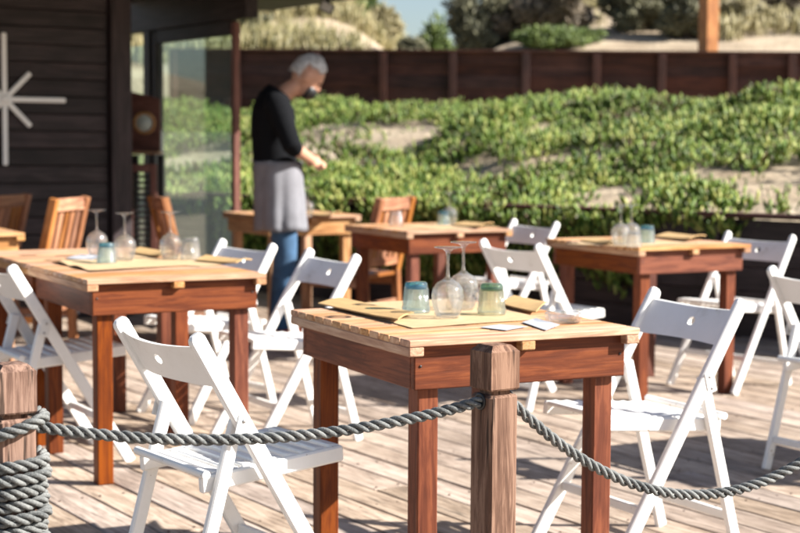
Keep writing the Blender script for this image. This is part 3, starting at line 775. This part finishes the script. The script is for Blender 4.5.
# ------------------------------------------------------------------ teak slat chairs
def make_teak():
    t = empty('teak_chair')
    W = .46; rake = .11
    for s in (-1, 1):
        y = s * (W / 2 - .025)
        bar('rear_leg', (-.22, y, 0), (-.20, y, .44), .045, .05, 'teak', t, up=(0, 1, 0))
        bar('back_upright', (-.20, y, .441), (-.20 - rake, y, .90), .045, .05, 'teak', t, up=(0, 1, 0))
        bar('front_leg', (.21, y, 0), (.21, y, .405), .045, .05, 'teak', t, up=(0, 1, 0))
        bar('side_rail', (-.18, y, .375), (.185, y, .375), .028, .06, 'teak', t)
        bar('stretcher', (-.18, y, .19), (.185, y, .19), .025, .04, 'teak', t)
    bar('top_rail', (-.20 - rake * .88, -W / 2 + .05, .86), (-.20 - rake * .88, W / 2 - .05, .86), .03, .075, 'teak', t)
    bar('lower_rail', (-.20 - rake * .12, -W / 2 + .05, .50), (-.20 - rake * .12, W / 2 - .05, .50), .03, .05, 'teak', t)
    for i in range(5):
        y = (i - 2) * .074
        bar('back_slat', (-.20 - rake * .18, y, .525), (-.20 - rake * .8, y, .822), .048, .014, 'teak', t, up=(1, 0, 0))
    for i in range(6): bar('seat_slat', (.20 - i * .075, -W / 2, .418), (.20 - i * .075, W / 2, .418), .066, .022, 'teak', t)
    bar('front_rail', (.212, -W / 2 + .05, .37), (.212, W / 2 - .05, .37), .028, .06, 'teak', t)
    bar('rear_stretcher', (-.208, -W / 2 + .05, .24), (-.208, W / 2 - .05, .24), .025, .04, 'teak', t)
    return t
tk = make_teak(); used2 = [False]
def teak(label, x, y, ang):
    o = tk if not used2[0] else copy_tree(tk); used2[0] = True
    o.location = (x, y, 0); o.rotation_euler = (0, 0, R(ang)); tag(o, label, 'chair', 'teak slat back chairs')
p = at_y(24, 300, 9.3); teak('teak slat back chair at the right end of the pale table by the plank wall', p.x, p.y, 166)
p = at_y(-32, 300, 9.75); teak('teak slat back chair behind the pale table by the plank wall', p.x, p.y, 166)
p = at_y(208, 300, 9.6); teak('teak slat back chair in front of the louvred shutter and glass door', p.x, p.y, 20)
p = at_y(352, 300, 9.75); teak('teak slat back chair behind the table with one wine glass', p.x, p.y, 152)

# ------------------------------------------------------------------ table things
def wineglass_mesh():
    # upside down: rim on the table, foot on top
    o = [(.033, 0), (.039, .02), (.0445, .044), (.0455, .060), (.042, .080), (.031, .096), (.015, .105), (.0058, .113), (.0042, .128), (.0042, .168), (.0065, .182), (.015, .190), (.038, .1945), (.039, .1965), (.0001, .197)]
    i = [(.0001, .099), (.015, .1025), (.030, .0945), (.041, .079), (.0443, .060), (.0433, .044), (.0379, .02), (.0318, .0)]
    return lathe(i + o, 36)
WG = wineglass_mesh()
def tumbler_meshes():
    base = [(.041, 0), (.0415, .004), (.041, .016), (.0385, .020), (.0372, .024, .05), (.0335, .068, .05), (.0325, .074), (.031, .084), (.028, .087), (.0001, .0875)]
    inn = [(.0001, .076), (.028, .074), (.031, .066), (.036, .022), (.038, .012), (.0385, 0)]
    body = lathe(inn[:-1] + [(.0385, 0)] + base[:6], 84, 14)
    cap = lathe([(.0001, .0765), (.030, .0745), (.0318, .068), (.0334, .0683), (.0328, .074), (.0315, .083), (.028, .087), (.0001, .0875)], 48)
    return body, cap
TB, TC = tumbler_meshes()
def wine(label, p, rz=0, s=1.0):
    me = WG if WG.materials else WG
    o = link('wine_glass', me, 'clear'); o.location = p; o.scale = (s, s, s); o.rotation_euler.z = rz
    return tag(o, label, 'glass', 'upturned wine glasses on the tables')
def tumbler(label, p, a, b, s=1.0):
    t = empty('tumbler', p); t.scale = (s, s, s); tag(t, label, 'glass', 'upturned tumblers on the tables')
    for nm, me, mt in (('wall', TB, a), ('base', TC, b)):
        o = bpy.data.objects.new(nm, me.copy()); C.objects.link(o); o.parent = t; o.data.materials.clear(); o.data.materials.append(M[mt])
    return t
ZT = TH + .0012
def sheet(name, corners, z, th, mat, label, cat, group=None, curl=None, n=14, folds=None):
    """thin paper through four corners (world xy), subdivided and gently buckled"""
    c = [Vector((p[0], p[1], 0)) for p in corners]; org = sum(c, Vector()) / 4
    vs_, fs = [], []
    for s in (0, 1):
        for i in range(n + 1):
            for j in range(n + 1):
                u, v = i / n, j / n
                p = (c[0] * (1 - u) + c[1] * u) * (1 - v) + (c[3] * (1 - u) + c[2] * u) * v - org
                h = (curl(u, v) if curl else 0) + .0012 * (1 + nz(p.x * 9, p.y * 9, 1.2, 8))
                vs_.append((p.x, p.y, h + (th if s else 0)))
    k = (n + 1) ** 2
    f = lambda s, i, j: s * k + i * (n + 1) + j
    for i in range(n):
        for j in range(n):
            fs.append((f(1, i, j), f(1, i + 1, j), f(1, i + 1, j + 1), f(1, i, j + 1))); fs.append((f(0, i, j), f(0, i, j + 1), f(0, i + 1, j + 1), f(0, i + 1, j)))
    for i in range(n):
        fs += [(f(0, i, 0), f(0, i + 1, 0), f(1, i + 1, 0), f(1, i, 0)), (f(0, i, n), f(1, i, n), f(1, i + 1, n), f(0, i + 1, n)), (f(0, 0, i), f(1, 0, i), f(1, 0, i + 1), f(0, 0, i + 1)), (f(0, n, i), f(0, n, i + 1), f(1, n, i + 1), f(1, n, i))]
    o = link(name, mesh_from(name, vs_, fs, True), mat); o.location = (org.x, org.y, z)
    o.data.set_sharp_from_angle(angle=R(50))
    return tag(o, label, cat, group)
def px4(*pts, z=ZT): return [at_z(a, b, z) for a, b in pts]
# on the front table
sheet('placemat', px4((330, 305), (412, 328.5), (545, 319), (452, 299)), ZT, .0008, 'kraft', 'kraft paper placemat under the glasses on the front table', 'placemat')
def bag(label, corners, z, lift=.010, group='kraft paper cutlery bags'):
    return sheet('cutlery_bag', corners, z, .004, 'kraft_dark', label, 'paper bag', group, curl=lambda u, v: lift * (.25 + .75 * (u ** 3)) * (1 - .5 * (2 * v - 1) ** 2), n=16)
bag('kraft paper cutlery bag lying left of the blue tumbler on the front table', px4((318, 306), (398, 324), (414, 317), (340, 300)), ZT + .003, .011)
bag('kraft paper cutlery bag lying right of the green tumbler on the front table', px4((500, 306), (536, 316), (548, 306), (514, 298)), ZT + .003, .011)
wine('upturned wine glass nearest the blue tumbler on the front table', at_z(447.5, 317, ZT + .004), .3)
wine('upturned wine glass between the green tumbler and its twin, front table', at_z(463, 308.5, ZT + .004), 1.1)
tumbler('upturned blue glass tumbler on the front table', at_z(416, 312, ZT + .004), 'blue_glass', 'blue_deep')
tumbler('upturned green glass tumbler on the front table', at_z(491.5, 314, ZT + .004), 'green_glass', 'green_deep')
ash = empty('ashtray', at_z(563, 322, ZT)); tag(ash, 'round clear glass ashtray at the corner of the front table', 'ashtray')
link('bowl', lathe([(.0001, .007), (.041, .007), (.0445, .024), (.0485, .026), (.0505, .024), (.0495, .002), (.0001, 0)], 40), 'clear', ash)
for i in range(3):
    a = i * 2.094 + .4
    link('cigarette_rest', cbox(.012, .010, .006, .001), 'clear', ash, Matrix.Translation((.047 * math.cos(a), .047 * math.sin(a), .030)) @ Matrix.Rotation(a, 4, 'Z'))
sheet('receipt', px4((522, 323), (546, 331), (560, 327), (536, 320)), ZT + .0006, .0006, 'paper', 'white slip of paper leaning against the ashtray', 'paper', curl=lambda u, v: .004 * v)
sheet('receipt', px4((480, 328), (506, 331), (528, 327), (500, 325)), ZT + .0004, .0006, 'paper', 'white slip of paper lying behind the rope post', 'paper')
# three-glass table
sheet('placemat', px4((52, 262), (92, 272), (196, 265), (140, 255)), ZT, .0008, 'kraft', 'kraft placemat with wavy edge under the blue tumbler, three wine glass table', 'placemat', curl=lambda u, v: .008 * abs(math.sin(u * 7)) * (1 - v))
sheet('placemat', px4((140, 262), (200, 267), (240, 263), (180, 255)), ZT, .0008, 'kraft', 'kraft placemat under the clear tumbler, three wine glass table', 'placemat')
bag('kraft paper bag lying right of the clear tumbler, three wine glass table', px4((196, 262), (236, 266), (252, 263), (206, 257)), ZT + .003, .014)
bag('kraft paper bag lying between the wine glasses, three wine glass table', px4((130, 254), (160, 259), (172, 255), (140, 249)), ZT + .003, .016)
sheet('napkin', px4((66, 259), (92, 262), (104, 257), (80, 255)), ZT + .001, .002, 'paper', 'white folded napkin beside the blue tumbler', 'napkin', curl=lambda u, v: .004 * u)
wine('upturned wine glass behind the blue tumbler, farthest from the clear tumbler', at_z(97, 256, ZT), .3)
wine('upturned wine glass right beside the blue tumbler, three wine glass table', at_z(125, 261, ZT), .9, 1.0)
wine('upturned wine glass touching the clear tumbler, three wine glass table', at_z(170.5, 259, ZT), 1.4)
tumbler('upturned blue tumbler on the three wine glass table', at_z(106.5, 263.5, ZT + .002), 'blue_glass', 'blue_deep', .95)
tumbler('upturned clear tumbler on the three wine glass table', at_z(190.5, 259.5, ZT + .002), 'clear', 'clear', 1.05)
# table before the retaining wall
sheet('placemat', px4((566, 244), (630, 247), (700, 243), (610, 239)), ZT, .0008, 'kraft', 'kraft placemat on the table before the retaining wall', 'placemat')
bag('kraft paper bag left of the two wine glasses before the retaining wall', px4((580, 242), (610, 246), (622, 243), (596, 239)), ZT + .003, .02)
bag('kraft paper bag right of the blue tumbler before the retaining wall', px4((655, 238), (690, 242), (706, 239), (668, 234)), ZT + .003, .02)
wine('upturned wine glass, front one of the pair before the retaining wall', at_z(620.5, 245.5, ZT), .2)
wine('upturned wine glass, touching the blue tumbler before the retaining wall', at_z(631, 244.5, ZT), .2)
tumbler('upturned blue tumbler on the table before the retaining wall', at_z(647, 243, ZT), 'blue_glass', 'blue_deep', 1.0)
tumbler('upturned clear tumbler in front of the pair of wine glasses', at_z(634, 247, ZT), 'clear', 'clear', .9)
# one-glass table
wine('upturned wine glass on the table in front of the single teak chair', at_z(449.5, 225, ZT), .2)
tumbler('upturned blue tumbler on the table in front of the single teak chair', at_z(443.5, 225, ZT), 'blue_glass', 'blue_deep', .95)
tumbler('upturned clear tumbler close to the single teak chair', at_z(396, 226, ZT), 'clear', 'clear', 1.0)
bag('kraft paper bag on the one wine glass table', px4((452, 226), (480, 229), (494, 226), (466, 223)), ZT + .003, .02)
sheet('placemat', px4((400, 227), (440, 230), (500, 227), (440, 223)), ZT, .0008, 'kraft', 'kraft placemat on the one wine glass table', 'placemat')
bag('kraft paper bag on the waiter\'s pale table', px4((312, 216), (332, 218), (342, 216), (322, 214)), ZT + .003, .03)
wine('upturned wine glass on the waiter\'s pale table', at_z(307, 217, ZT), .2)

# ------------------------------------------------------------------ rope barrier
P1 = at_y(495, 350, 3.25); P0 = at_y(11, 365, 2.95); P2 = Vector((1.2, 3.66, 0))
for q in (P0, P1, P2): q.z = 0
PA = R(34)
def rope_post(label, p, h, hole=True, ang=PA, w_=.072):
    t = empty('rope_post', p, ang); tag(t, label, 'post', 'weathered rope posts')
    bar('shaft', (0, 0, 0), (0, 0, h - .104), w_, w_, 'post', t, up=(0, 1, 0), ch=.005)
    bar('neck', (0, 0, h - .107), (0, 0, h - .093), w_ * .66, w_ * .66, 'post', t, up=(0, 1, 0), ch=.002)
    # cap with chamfered head
    hw, c = w_ / 2 + .001, .013; z0, z1 = h - .094, h
    bm = bmesh.new()
    for sx in (-1, 1):
        for sy in (-1, 1):
            for (z, k) in ((z0, hw - .003), (z0 + .004, hw), (z1 - c, hw), (z1, hw - c)): bm.verts.new((z - (z0 + z1) / 2, sx * k, sy * k))
    bmesh.ops.convex_hull(bm, input=bm.verts); bmesh.ops.dissolve_limit(bm, angle_limit=.01, verts=bm.verts, edges=bm.edges)
    me = bpy.data.meshes.new('cap'); bm.to_mesh(me); bm.free()
    link('cap', me, 'post', t, frame((0, 0, z0), (0, 0, z1), (0, 1, 0)))
    if hole:
        for s in (-1, 1):
            link('grommet', lathe([(.012, -.002), (.0175, -.002), (.0185, .0005), (.0175, .003), (.0135, .0035), (.012, .002)], 24), 'black', t, Matrix.Translation((s * (w_ / 2 + .001), 0, h - .118)) @ Matrix.Rotation(s * R(90), 4, 'Y'))
    return t
H1 = at_y(495, 344, P1.y).z; H0 = at_y(12, 363, P0.y).z
rope_post('weathered square post with black rope hole in front of the table', P1, H1)
rope_post('weathered post wrapped in coils of thick grey rope', P0, H0, hole=False)
rope_post('weathered square post carrying the far end of the sagging rope', P2, H1)
def rope(label, path, rr=.0122, pitch=.066, step=.004):
    """three laid strands twisted round a path"""
    P = [Vector(p) for p in path]
    cum = [0]
    for a, b in zip(P, P[1:]): cum.append(cum[-1] + (b - a).length)
    n = int(cum[-1] / step); pts = []; j = 0
    for i in range(n + 1):
        s = cum[-1] * i / n
        while j < len(cum) - 2 and cum[j + 1] < s: j += 1
        u = (s - cum[j]) / max(1e-9, cum[j + 1] - cum[j]); pts.append(P[j].lerp(P[j + 1], u))
    t = empty('barrier_rope', (0, 0, 0)); tag(t, label, 'rope')
    T, Nn, B = [], [], []; n0 = None
    for i in range(len(pts)):
        tt = (pts[min(i + 1, len(pts) - 1)] - pts[max(i - 1, 0)]).normalized()
        if n0 is None: n0 = Vector((0, 0, 1)).cross(tt)
        n0 = (n0 - tt * n0.dot(tt)).normalized(); Nn.append(n0.copy()); B.append(tt.cross(n0))
    for k in range(3):
        q = []
        for i, p in enumerate(pts):
            a = 2 * math.pi * (i * step / pitch + k / 3 + .10 * noise.noise(Vector((i * step * 5, 3.3, 1)))) 
            q.append(p + (Nn[i] * math.cos(a) + B[i] * math.sin(a)) * rr * .60)
        v, f = tube(q, [rr * (.42 + .05 * noise.noise(Vector((i * step * 30, k * 5.1, 2)))) for i in range(len(q))], 8)
        link('strand', mesh_from('strand', v, f, True), 'rope', t)
    return t
path = []
# coil round the wrapped post, then a rising loop across its face and behind
def around(a, z, r=.064):
    ca, sa = math.cos(a), math.sin(a); k = (abs(math.cos(a - PA)) ** 3.2 + abs(math.sin(a - PA)) ** 3.2) ** (-1 / 3.2)
    k = 1 + (k - 1) * .55
    return Vector((P0.x + ca * r * k, P0.y + sa * r * k, z))
zc0 = .10; zc1 = at_y(20, 447, P0.y).z
turns = int((zc1 - zc0) / .0252); a = 0
for i in range(turns * 32 + 1):
    a = i / 32 * 2 * math.pi; path.append(around(a - .4, zc0 + .0252 * i / 32, .057 + .004 * math.sin(i * .13)))
z_ = path[-1].z
for i in range(1, 33):
    k = i / 32; a2 = a - .4 + k * 2 * math.pi; path.append(around(a2, z_ + (at_y(20, 418, P0.y).z - z_) * (k ** 1.4), .058))
a3 = a2
for i in range(1, 9):
    k = i / 8; path.append(around(a3 + k * 1.9, path[-1].z + .0010, .058))
rope('thick grey twisted rope coiled around the weathered post', path)
# spans
def span(p, q, sag, n=60): return [p.lerp(q, i / n) - Vector((0, 0, sag * 4 * (i / n) * (1 - i / n))) for i in range(n + 1)]
hz = H1 - .118
start = Vector((P0.x + .02, P0.y + .058, at_y(45, 426, P0.y + .05).z))
lx = Vector((math.cos(PA), math.sin(PA), 0))
pin = P1 - lx * .036 + Vector((0, 0, hz)); pout = P1 + lx * .036 + Vector((0, 0, hz)); pend = P2 - lx * .036 + Vector((0, 0, hz))
path = [start - Vector((.09, .012, 0)), start - Vector((.045, .002, .0))] + span(start, pin, .052) + [P1 + Vector((0, 0, hz))] + span(pout, pend, .245)
rope('grey twisted rope sagging between the posts in front of the tables', path)

# ------------------------------------------------------------------ the waiter
def ell_loft(sections, seg=20):
    """sections: (centre, rx, ry, direction) stacked ellipses"""
    vs_, fs = [], []
    k = len(sections)
    for i, (c, rx, ry) in enumerate(sections):
        c = Vector(c); pv = Vector(sections[max(0, i - 1)][0]); nx = Vector(sections[min(k - 1, i + 1)][0]); t = (nx - pv).normalized()
        ux = Vector((1, 0, 0)) - t * t.x
        if ux.length < .2: ux = Vector((0, 0, 1)) - t * t.z
        ux.normalize(); uy = t.cross(ux)
        for j in range(seg):
            a = 2 * math.pi * j / seg; vs_.append(c + ux * rx * math.cos(a) + uy * ry * math.sin(a))
    for i in range(k - 1):
        for j in range(seg):
            a, b = i * seg + j, i * seg + (j + 1) % seg; fs.append((a, b, b + seg, a + seg))
    fs.append(tuple(reversed(range(seg)))); fs.append(tuple(range((k - 1) * seg, k * seg)))
    return vs_, fs
def ball(c, rx, ry, rz_, rot=0, seg=20, rings=14):
    vs_, fs = [], []; c = Vector(c); mr_ = Matrix.Rotation(rot, 3, 'Y')
    for i in range(rings + 1):
        th = math.pi * (i / rings) * .998 + .001
        for j in range(seg):
            a = 2 * math.pi * j / seg; vs_.append(c + mr_ @ Vector((rx * math.sin(th) * math.cos(a), ry * math.sin(th) * math.sin(a), rz_ * math.cos(th))))
    for i in range(rings):
        for j in range(seg):
            a, b = i * seg + j, i * seg + (j + 1) % seg; fs.append((a + seg, b + seg, b, a))
    fs.append(tuple(range(seg))); fs.append(tuple(reversed(range(rings * seg, (rings + 1) * seg))))
    return vs_, fs
def organic(name, parts, mat, parent, voxel=.012, it=6):
    v, f = joined(parts); o = link(name, mesh_from(name, v, f, True), mat, parent)
    r = o.modifiers.new('remesh', 'REMESH'); r.mode = 'VOXEL'; r.voxel_size = voxel; r.use_smooth_shade = True
    s = o.modifiers.new('smooth', 'SMOOTH'); s.factor = .5; s.iterations = it
    return o
M['skin'] = plain('skin', (.47, .25, .165), rough=.5, var=.1)
M['knit'] = plain('black_knit', (.006, .0065, .008), rough=.95, var=.25, nscale=60, bump=.4, spec=.1)
M['apron'] = plain('grey_cotton', (.155, .155, .172), rough=.9, var=.12, nscale=14, bump=.4)
M['denim'] = plain('denim', (.035, .085, .16), rough=.9, var=.35, nscale=12, bump=.3)
M['hair'] = plain('grey_hair', (.55, .55, .55), rough=.7, var=.45, nscale=45, bump=.8)
M['shoe'] = plain('orange_shoe', (.50, .09, .035), rough=.6); M['sole'] = plain('shoe_sole', (.75, .72, .68), rough=.6)
wp = at_y(283, 338, 9.8); wp.z = 0
man = empty('person', wp, R(6)); tag(man, 'grey haired waiter in black sweater and grey apron bending over the pale table', 'person')
nk = [( -.04, 0, 1.49), (.02, 0, 1.545), (.095, 0, 1.595)]
head_c = Vector((.158, 0, 1.650))
HB = R(38); HM = Matrix.Rotation(HB, 3, 'Y')
def hd(x, y, z): return head_c + HM @ Vector((x, y, z))
def arm(s, elbow, wrist):
    sh_ = Vector((-.05, s * .195, 1.475)); e = Vector(elbow); w_ = Vector(wrist)
    return sh_, e, w_
armR = arm(-1, (.05, -.295, 1.20), (.170, -.085, 1.130)); armL = arm(1, (.05, .295, 1.20), (.175, .11, 1.14))
parts = [ell_loft([(p, .062 - .004 * i, .062 - .004 * i) for i, p in enumerate(nk)]),
         ball(head_c, .098, .077, .118, HB), ball(hd(.045, 0, -.065), .058, .056, .072, HB),
         ball(hd(.100, 0, -.030), .018, .014, .024, HB),
         ball(hd(.082, 0, .012), .018, .052, .012, HB),
         ball(hd(-.005, -.078, -.02), .022, .010, .034, HB), ball(hd(-.005, .078, -.02), .022, .010, .034, HB),
         ell_loft([((-.05, 0, 1.02), .10, .15), ((-.055, 0, 1.2), .095, .14), ((-.05, 0, 1.4), .10, .17), ((-.035, 0, 1.49), .07, .10)])]
for (s_, e, w_) in (armR, armL):
    parts.append(ell_loft([(s_, .052, .052), (s_.lerp(e, .5), .046, .046), (e, .042, .042), (e.lerp(w_, .35), .041, .041), (w_, .027, .031)], 14))
    d = (w_ - e).normalized(); side = d.cross(Vector((0, 0, 1))).normalized(); up = side.cross(d)
    palm = w_ + d * .055
    parts.append(ell_loft([(w_, .026, .03), (w_ + d * .03, .02, .038), (w_ + d * .075, .018, .04), (w_ + d * .095, .013, .034)], 14))
    for i, ln in enumerate((.062, .075, .070, .052)):
        b = w_ + d * .088 + side * (-.030 + i * .020)
        parts.append(tube([b, b + d * ln * .5 - up * .012, b + d * ln * .85 - up * ln * .5], [.010, .0095, .0075], 8))
    sgn = 1 if s_.y < 0 else -1
    b = w_ + d * .03 - side * .030 * sgn
    parts.append(tube([b, b + d * .03 - side * .022 * sgn - up * .01, b + d * .062 - side * .018 * sgn - up * .028], [.013, .011, .008], 8))
for s in (-1, 1):
    y = s * .095
    parts.append(ell_loft([((-.02, y, 1.0), .075, .075), ((.0, y, .52), .05, .05), ((-.03, y, .12), .035, .035), ((-.03, y, .07), .035, .035)], 14))
organic('body', parts, 'skin', man, .009, 4)
sw = [ell_loft([((-.045, 0, 1.03), .135, .185), ((-.05, 0, 1.10), .14, .185), ((-.06, 0, 1.22), .135, .178), ((-.062, 0, 1.34), .142, .195), ((-.06, 0, 1.44), .135, .205), ((-.05, 0, 1.51), .105, .155), ((-.02, 0, 1.555), .08, .09)], 24)]
for (s_, e, w_) in (armR, armL):
    sw.append(ell_loft([(s_ + Vector((0, -.02 if s_.y > 0 else .02, .02)), .07, .07), (s_, .08, .078), (s_.lerp(e, .5), .066, .064), (e, .060, .058), (e.lerp(w_, .08), .057, .055), (e.lerp(w_, .16), .053, .051)], 16))
organic('sweater', sw, 'knit', man, .011, 6)
jn = []
for s in (-1, 1):
    y = s * .095
    jn.append(ell_loft([((-.03, y * .9, 1.04), .11, .10), ((-.02, y, .90), .105, .095), ((.0, y, .72), .088, .08), ((.012, y * 1.0, .52), .074, .068), ((-.005, y, .34), .07, .062), ((-.022, y, .16), .064, .058), ((-.02, y, .065), .068, .06)], 18))
organic('jeans', jn, 'denim', man, .011, 6)
ap_ = []
vs_, fs = [], []; seg = 48; rows = 14
for i in range(rows + 1):
    k = i / rows; z = 1.115 - k * .43
    for j in range(seg + 1):
        a = -2.75 + 5.5 * j / seg
        fold = 1 + (.02 + .05 * k) * math.sin(a * 7 + 1.3 + k) + .03 * k * math.sin(a * 15 + 2 * k) + .012 * math.sin(k * 14 + a * 2)
        rx, ry = (.150 + .012 * k) * fold, (.200 + .008 * k) * fold
        vs_.append((-.040 + .016 * k + rx * math.cos(a), ry * math.sin(a), z + .006 * math.sin(a * 5) * k))
for i in range(rows):
    for j in range(seg):
        a = i * (seg + 1) + j; fs.append((a, a + 1, a + seg + 2, a + seg + 1))
apo = link('apron', mesh_from('apron', vs_, fs, True), 'apron', man); sm = apo.modifiers.new('thick', 'SOLIDIFY'); sm.thickness = .006
# hair as a cap over the skull, short at the nape
hv, hf = ball(head_c - head_c, .100, .079, .120, 0, 28, 20)
keep = lambda p: (p.z > .040 - .25 * p.x * (p.x < 0) and p.x < .078) or (p.x < -.028 and p.z > -.042)
hf = [q for q in hf if all(keep(hv[i]) for i in q)]; hv = [hd(p.x - .004, p.y, p.z + .004) for p in hv]
hs_p, hs_n = [], []
sk = ball(Vector((0, 0, 0)), .102, .081, .122, 0, 40, 30)[0]
for p in sk:
    if not keep(p): continue
    for _ in range(3):
        q = p + Vector((random.uniform(-.01, .01), random.uniform(-.01, .01), random.uniform(-.01, .01)))
        nn = (p.normalized() * .55 + Vector((-.5 - .3 * random.random(), random.uniform(-.4, .4), random.uniform(-.5, .2)))).normalized()
        hs_p.append(tuple(hd(q.x - .004, q.y, q.z + .002))); hs_n.append(tuple(HM @ nn))
Vv, Ff = spindle_field(np.array(hs_p), np.array(hs_n), rng.uniform(.008, .020, len(hs_p)), np.full(len(hs_p), .0022))
link('hair_strands', np_mesh('hair_strands', Vv, Ff), 'hair', man)['kind'] = 'stuff'
ho = link('hair', mesh_from('hair', hv, hf, True), 'hair', man); sm = ho.modifiers.new('thick', 'SOLIDIFY'); sm.thickness = .012; sm.offset = 0
tx = bpy.data.textures.new('hair_relief', 'CLOUDS'); tx.noise_scale = .02
dm = ho.modifiers.new('relief', 'DISPLACE'); dm.texture = tx; dm.strength = .012
mv, mf = ball(Vector((0, 0, 0)), .066, .064, .058, 0, 24, 16)
mf = [q for q in mf if all(mv[i].x > -.01 for i in q)]; mv = [hd(p.x + .050, p.y, p.z - .078) for p in mv]
mk = link('face_mask', mesh_from('mask', mv, mf, True), 'black', man); sm = mk.modifiers.new('thick', 'SOLIDIFY'); sm.thickness = .004
for s in (-1, 1):
    v, f = ball(hd(.084, s * .030, .0), .011, .012, .009, 0, 12, 8); link('eye', mesh_from('eye', v, f, True), 'black', man)
    y = s * .095
    v, f = ell_loft([((-.105, y, .055), .028, .03), ((-.075, y, .055), .045, .036), ((-.01, y, .052), .042, .04), ((.07, y, .040), .030, .045), ((.135, y, .034), .022, .042), ((.165, y, .032), .012, .026)], 16)
    sho = link('shoe', mesh_from('shoe', v, f, True), 'shoe', man)
    v, f = ell_loft([((-.115, y, .012), .012, .032), ((-.06, y, .012), .012, .042), ((.06, y, .012), .012, .048), ((.14, y, .012), .012, .044), ((.172, y, .012), .012, .026)], 16)
    link('sole', mesh_from('sole', v, f, True), 'sole', sho)
